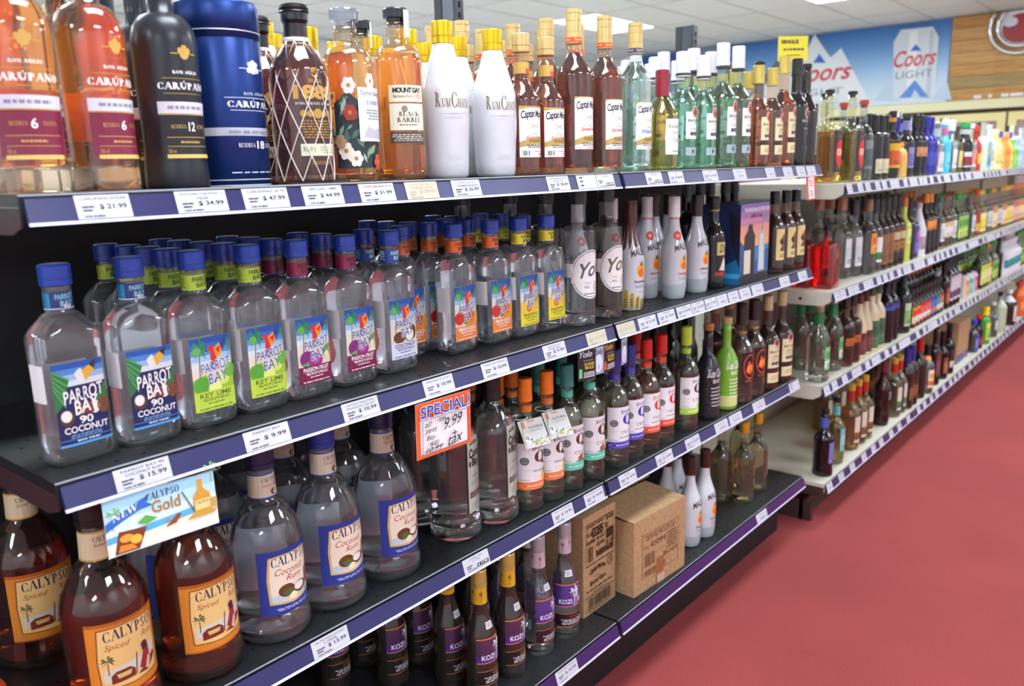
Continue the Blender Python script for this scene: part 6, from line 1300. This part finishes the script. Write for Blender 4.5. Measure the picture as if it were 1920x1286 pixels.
TA = {0: [(145, 248, ['CARUPANO 6YEAR'], '$ 21.99', ''), (333, 428, ['RON ANEJO CARUPANO 12', 'YEAR'], '$ 34.99', ''), (459, 543, ['CARUPANO 18 YR'], '$ 47.99', ''), (571, 645, ['BRUGAL 1888'], '$ 44.99', ''), (677, 742, ['TOMMY BAHAMA RUM'], '$ 31.99', ''), (763, 823, ['MOUNT GAY BLACK', 'BARREL RUM'], '$ 39.99', 'faded'), (850, 903, ['RUM CHATA', 'CARIBBEAN RUM'], '$ 26.99', ''), (1028, 1069, ['CAPTAIN MORGAN SPICED', 'RUM 750'], '$ 18.49', ''), (1084, 1120, [], '', 'dots'), (1121, 1153, ['CAPTAIN'], '$ 29.99', 'inv'), (1213, 1243, ['CAPTAIN'], '$ 29.99', 'inv'), (1256, 1283, ['RUM'], '$ 28.99', ''), (1320, 1347, ['RUM'], '$ 14.99', ''), (1377, 1400, [], '', 'blank'), (1437, 1454, [], '', 'blank'), (1470, 1487, [], '', 'blank'), (1495, 1511, [], '', 'blank'), (1514, 1530, [], '', 'blank')],
      1: [(218, 322, ['PARROT BAY 90', 'COCONUT RUM'], '$ 15.99', ''), (461, 545, ['PARROT BAY'], '$ 9.99', ''), (645, 712, ['CAPTAIN PAROTBAY', 'PASSION FRUIT'], '$ 10.99', ''), (797, 852, ['PARROT BAY COCONUT'], '$ 10.99', ''), (906, 955, ['PARROT BAY MANGO'], '$ 10.99', ''), (1021, 1062, ['PARROT BAY', 'PINEAPPLE'], '$ 9.99', ''), (1102, 1138, ['RUM'], '$ 14.99', 'faded'), (1159, 1192, ['RUM'], '$ 22.99', 'faded'), (1199, 1232, ['MALIBU'], '$ 22.99', ''), (1236, 1267, ['MALIBU'], '$ 19.99', ''), (1271, 1298, ['MALIBU'], '$ 18.99', ''), (1299, 1322, ['MALIBU'], '$ 15.99', ''), (1324, 1345, ['RUM'], '$ 19.99', ''), (1346, 1365, [], '', 'blank'), (1367, 1386, [], '', 'blank'), (1388, 1408, [], '', 'blank'), (1411, 1432, [], '', 'blank'), (1463, 1481, [], '', 'blank'), (1498, 1514, [], '', 'blank')],
      2: [(588, 655, ['CALYPSO RUM COCONUT', '1.75ML'], '$ 13.99', ''), (871, 918, ['CORAL BAY', '1.75L'], '$ 17.99', 'inv'), (1038, 1076, ['DON Q NARANJA'], '$ 14.99', ''), (1098, 1133, ['DON Q COCONUT RUM'], '$ 14.99', ''), (1163, 1194, ['DON Q'], '$ 14.99', ''), (1232, 1262, ['DON Q'], '$ 14.99', ''), (1287, 1313, ['RUM'], '$ 16.99', ''), (1342, 1366, [], '', 'blank'), (1369, 1392, [], '', 'blank'), (1413, 1435, [], '', 'blank'), (1481, 1499, [], '', 'dots')],
      3: [(1045, 1084, ['KOZI BAY GOLD'], '$ 10.99', ''), (1420, 1439, [], '', 'blank')]}
LV = ['top', 'second', 'third', 'bottom']
for k, L in TA.items():
    for i, (a, b, ls, pr, st) in enumerate(L):
        x0, x1 = rail_x(a, k, ZA, YA), rail_x(b, k, ZA, YA)
        x1 = min(x1, 2.438)
        if pr: lb = '%s price ticket reading %s, %s along the %s black shelf rail' % ('yellowed' if st == 'faded' else 'white', pr.replace('$ ', '$'), nth(i), LV[k])
        elif st == 'dots': lb = 'blank white ticket with three black squares on the %s black shelf rail' % LV[k]
        else: lb = '%s price ticket along the %s black shelf rail from its open end' % (nth(i), LV[k])
        ticket(x0, x1, YA[k], ZA[k], ls, pr, st, lb, 'small tickets at the far end of the %s black rail' % LV[k] if st == 'blank' else 'price tickets on the black shelves')
rg = random.Random(11)
for k in range(4):
    x = XB+.006; mesh_c = None; ti = 0
    while x < XB+NB*SEC-.07:
        w = rg.uniform(.05, .062)
        s0 = int((x-XB)/SEC); s1 = int((x+w-XB)/SEC)
        if s0 != s1: x = XB+s1*SEC+.006; continue
        b, up, nrm, L = rail_frame(YB[k], ZB[k])
        if mesh_c is None: mesh_c = (MB().box(-.028, -.0002, 0, .028, .0002, .0295).mesh('card', tagm), tag_mesh(.056, ['RUM'] if k % 2 else [], '' , 'blank', .0295))
        o = thing('price_tag', (x+w/2, b.y+up.y*.0035+nrm.y*.0004, b.z+up.z*.0035+nrm.z*.0004), '%s small white price ticket along the %s cream rail from the black shelving' % (nth(ti), LV[k]), 'price tag', 'tickets on the %s cream rail' % LV[k])
        o.rotation_euler = (-(math.atan2(up.y, up.z)), 0, 0)
        c = obj('card', mesh_c[0], o); obj('print', mesh_c[1], c); ti += 1
        x += w+rg.choice((.006, .03, .05, .06) if k != 3 else (.05, .07, .09))

# ================================================================== cards hanging from the rails and bottles
def card(name, x0, x1, y, ztop, H, art, label, cat, base='f2f2f4', tilt=0.0, rz=0.0, roll=0.0):
    o = thing(name, ((x0+x1)/2, y, ztop-H), label, cat); W = x1-x0
    o.rotation_euler = (tilt, roll, rz)
    c = MB().box(-W/2, 0, 0, W/2, .0006, H).obj('card', plain(base, .4), o)
    obj('print', art.build('print', flat(), W, H, 0, .0003, .00006), c)
    return o
A = Art(); A.r(0, 0, 1, 1, 'e8622c'); A.r(.07, .06, .93, .7, 'f4f4f6')
for i in range(24): A.r(.08+.035*i, .675, .1+.035*i, .69, '2a3a90'); A.r(.08+.035*i, .065, .1+.035*i, .08, '2a3a90')
for i in range(16): A.r(.075, .08+.038*i, .09, .1+.038*i, '2a3a90'); A.r(.91, .08+.038*i, .925, .1+.038*i, '2a3a90')
A.t('SPECIAL!', .04, .72, .96, .96, 'f4f4f8', 'w'); A.t('SPECIAL!', .05, .735, .95, .945, '2450b4', 'b')
ik = '22242c'
A.t('all', .12, .56, .24, .66, ik, 'i'); A.t('now', .36, .6, .5, .67, ik, 'i'); A.t('9.99', .46, .42, .8, .62, ik, 'i', .05); A.t('parot', .12, .42, .33, .53, ik, 'i'); A.t('Bay', .14, .3, .3, .41, ik, 'i'); A.t('was', .2, .2, .36, .28, ik, 'i'); A.t('10.99', .12, .1, .42, .19, ik, 'i'); A.ln(.1, .13, .44, .17, .012, ik); A.t('+', .6, .26, .7, .36, ik); A.t('tax', .52, .1, .8, .26, ik, 'i', .04)
x0 = rail_x(770, 1, ZA, YA); x1 = rail_x(873, 1, ZA, YA)
card('special_offer_card', x0, x1, YA[1]-.02, ZA[1]-.037, .1, A, 'orange bordered special offer card with handwriting, hanging from the second shelf', 'sign', roll=.02)
A = Art()
for i, c in enumerate(('9ccbe8', 'b8dcf0', 'd4ebf5', 'eef6f8')): A.r(0, .8-.2*i+.0, 1, 1-.2*i, c)
A.r(0, .0, 1, .34, 'f0e9d8'); A.p([(0, .34), (1, .48), (1, .36), (0, .22)], '58b0d8'); A.r(0, 0, 1, .06, 'f4f4f4')
A.palm(.06, .45, .4, '7ab86a', '7ab86a', .1, .5); A.p([(0, .58), (.14, .72), (.3, .84), (.4, .9), (.36, .78), (.42, .7), (.3, .68), (.14, .56), (0, .44)], '2a6ac0'); A.t('NEW', .06, .575, .29, .7, 'f4f8fc', 'R', .12); A.palm(.97, .8, .4, '8ac070', '8ac070', .0, .5)
A.t('CALYPSO', .36, .78, .66, .92, '2a3450', 'R', .02); A.t('Gold', .4, .54, .66, .78, 'b8862c', 'R') if False else A.t('Gold', .4, .54, .66, .76, 'a87c2c', 'b')
A.p([(.05, .02), (.1, .4), (.34, .36), (.26, .02)], '7a3a1c'); A.c(.16, .26, .06, .07, 'e8a03a'); A.c(.24, .2, .05, .08, 'f0b84a'); A.p([(.08, .05), (.24, .05), (.2, .14), (.1, .16)], 'e88a2c'); A.p([(.26, .46), (.34, .56), (.44, .46), (.34, .4)], '5aae4a')
A.p([(.5, .24), (.56, .32), (.62, .42), (.66, .4), (.6, .26)], '8a4a2a'); A.c(.53, .36, .02, .03, 'c08a4a'); A.ln(.68, .78, .78, .36, .012, '6a5a3a')
A.p([(.78, .3), (.78, .62), (.83, .74), (.83, .92), (.88, .92), (.88, .74), (.94, .62), (.94, .3)], 'd09a34'); A.p([(.79, .36), (.93, .36), (.93, .54), (.79, .54)], 'e8cf8c'); A.p([(.7, .24), (.95, .24), (1, .3), (.76, .32)], 'c8a040'); A.t('CALYPSO', .8, .46, .92, .52, '2a2420', 'R'); A.p([(.93, .32), (1, .34), (1, .52), (.94, .52)], 'c0a060')
x0 = rail_x(182, 1, ZA, YA); x1 = rail_x(392, 1, ZA, YA)
card('shelf_talker', x0, x1, YA[1]-.021, ZA[1]-.036, .074, A, 'printed beach scene shelf card with a golden bottle, hanging from the second shelf', 'sign', tilt=-.1, roll=.035)
# folded neck cards below the rail joint
for i, (px, sil, h) in enumerate(((1108, 0, .068), (1127, 1, .062), (1150, 0, .066), (1175, 1, .06))):
    A = Art()
    if sil: A.r(0, 0, 1, 1, '9aa2c0'); A.c(.5, .4, .42, .36, 'd8dcec', 20); A.ring(.5, .4, .42, .36, .06, '6a7090'); A.t('Yolo', .1, .72, .9, .92, '3a3c48', 'ib'); A.t('S' if i == 1 else '10', .42, .2, .6, .34, '5a6078')
    else: A.r(0, 0, 1, 1, '1c1a1c'); A.t('Yolo', .1, .76, .8, .96, 'c8ccd4' if i == 0 else 'c8902c', 'ib'); A.lines(.3, .62, .9, .68, 1, '8a8a90'); A.t('GUNGER', .35, .48, .92, .58, 'd8b83c', 'b'); A.t('MULE', .4, .36, .88, .46, 'd8b83c', 'b'); A.lines(.3, .08, .95, .28, 3, 'e0e0e4', 4, .6); A.p([(.05, .1), (.08, .4), (.22, .4), (.24, .1)], '6ac078' if i == 0 else 'e8602c')
    xc = solx(px, -.01, ZA[1]-.05); w = .036 if sil else .052
    o = card('hang_tag', xc-w/2, xc+w/2, YA[1]-.014 - (.004 if sil else 0), ZA[1]-.036, h, A, ['black hang tag with green cocktail, below the shelf joint', 'silver oval hang tag, between the two black ones', 'black hang tag with orange cocktail, at the shelf joint', 'silver oval hang tag, over the navy-capped bottle'][i], 'tag', '1c1a1c', rz=-.25+.15*i)
# neck tags round the orange-capped bottles
for i, (px, Y) in enumerate(((975, .1), (1019, .098))):
    xb = solx(px, Y, ZA[2]); zt = ZA[2]+.298*.70
    o = thing('neck_tag', (xb, Y-.016, zt), ['white orange-grove neck tag on the orange-capped bottle beside the grey label bottle', 'white orange-grove neck tag on the orange-capped bottle beside the teal-capped one'][i], 'tag'); o.rotation_euler = (0, 0, -.25)
    W, Hh = .066, .062
    MB().tube([(.0182*math.sin(2*PI*q/20), .016-.0182*math.cos(2*PI*q/20), .004) for q in range(20)], .0011, 5, True).obj('loop', plain('f2f2f2', .4), o)
    c = MB().box(-W/2+.012, -.0006, -Hh-.002, W/2+.012, 0, -.002)
    c = c.obj('card', plain('dcdedc', .4), o, loc=(0, -.0035, .004), rot=(-.55, 0, 0))
    A = Art(); A.r(.36, .9, .66, .95, 'e8902c'); A.t('NATURAL', .34, .66, .95, .76, '3a3a40', 'R'); A.lines(.4, .56, .92, .6, 1, '8a8a8e'); rg2 = random.Random(i)
    for q in range(26): x, y = rg2.uniform(.2, .98), rg2.uniform(0, .28); A.p([(x, y), (x+.06, y+.05), (x+.1, y+.02), (x+.05, y-.0)], rg2.choice(('5aa060', '7ab87a', '8ac48a', '4a9058')))
    A.c(.5, .14, .06, .06, 'f0a83c'); A.c(.78, .12, .05, .05, 'f0b850'); A.p([(.06, .1), (.06, .55), (.13, .65), (.13, .92), (.2, .92), (.2, .65), (.27, .55), (.27, .1)], 'e0e2dc'); A.r(.12, .72, .21, .96, 'd8883c'); A.r(.06, .2, .27, .48, 'f6f4f0'); A.t('Q', .1, .28, .23, .44, '4a3428', 'Rf')
    obj('print', A.build('print', lambda u, v, q: (u+.012, -.0006-q, v-Hh-.002), W, Hh, 0), c)
# coral and white ticket hanging at the end of the top black shelf
A = Art(); A.r(0, 0, 1, 1, 'e2604a'); A.r(.2, .05, .85, .97, 'f0eef0'); A.lines(.3, .55, .75, .85, 3, 'd86a60', 3, .6); A.lines(.3, .12, .75, .42, 3, '7aa8a0', 5, .6)
x0 = solx(1519, -.012, ZA[0]-.05)
card('hanging_ticket', min(x0, 2.415)-.012, min(x0, 2.415)+.022, YA[0]-.018, ZA[0]-.034, .075, A, 'coral and white ticket hanging at the end of the top black shelf', 'tag', rz=-.55, roll=-.12)
# yellow card on a stem above the cream shelving
p0 = onx(1484, 115, 3.25)
o = thing('yellow_sign_card', (3.25, p0.y, ZB[0]+.001), 'yellow sign card on a thin stem above the cream shelving', 'sign'); zc_ = p0.z-ZB[0]
MB().box(-.02, -.02, 0, .02, .02, .004).obj('base', plain('c8c8c8', .4), o); MB().tube([(0, 0, .004), (0, 0, zc_)], .0025, 6).obj('stem', plain('b8b8bc', .3, .6), o)
p1 = onx(1457, 72, 3.25); p2 = onx(1512, 72, 3.25); W = .127; Hh = p1.z-p0.z
c = MB().box(-W/2, -.0008, 0, W/2, .0008, Hh).obj('card', plain('f2e23a', .45), o, loc=(0, -.004, zc_), rot=(0, 0, -.85))
A = Art(); A.t('SINGLE', .1, .7, .68, .86, '1c1c1c', 'w'); A.lines(.16, .4, .9, .54, 1, '3a3a2a', 4, .6); A.lines(.25, .18, .8, .28, 1, '5a5a3a', 5, .5)
obj('print', A.build('print', lambda u, v, q: (u, -.0008-q, v), W, Hh, 0), c)
# orange-red bag slumped on the bottom shelf past the open end
bg = MB(); n0 = 14; rg = random.Random(3)
pr = [(0, .1), (.02, .125), (.08, .13), (.16, .115), (.22, .115), (.26, .1), (.275, .05)]
for z, r in pr:
    for i in range(n0):
        a = 2*PI*i/n0; rr = r*(1+.14*math.sin(3*a+z*20)+.05*rg.uniform(-1, 1)); bg.v.append((rr*math.cos(a), rr*.8*math.sin(a), z))
for j in range(len(pr)-1):
    for i in range(n0): bg.f.append((j*n0+i, j*n0+(i+1) % n0, (j+1)*n0+(i+1) % n0, (j+1)*n0+i))
bg.f.append(tuple(range(n0-1, -1, -1))); bg.f.append(tuple((len(pr)-1)*n0+i for i in range(n0)))
o = bg.obj('shopping_bag', plain('d8401e', .5), None, True, loc=(-.128, .15, 0)); o.scale = (.84, .9, 2.68)
tag(o, 'slumped orange-red bag standing past the open end of the shelving', 'bag')
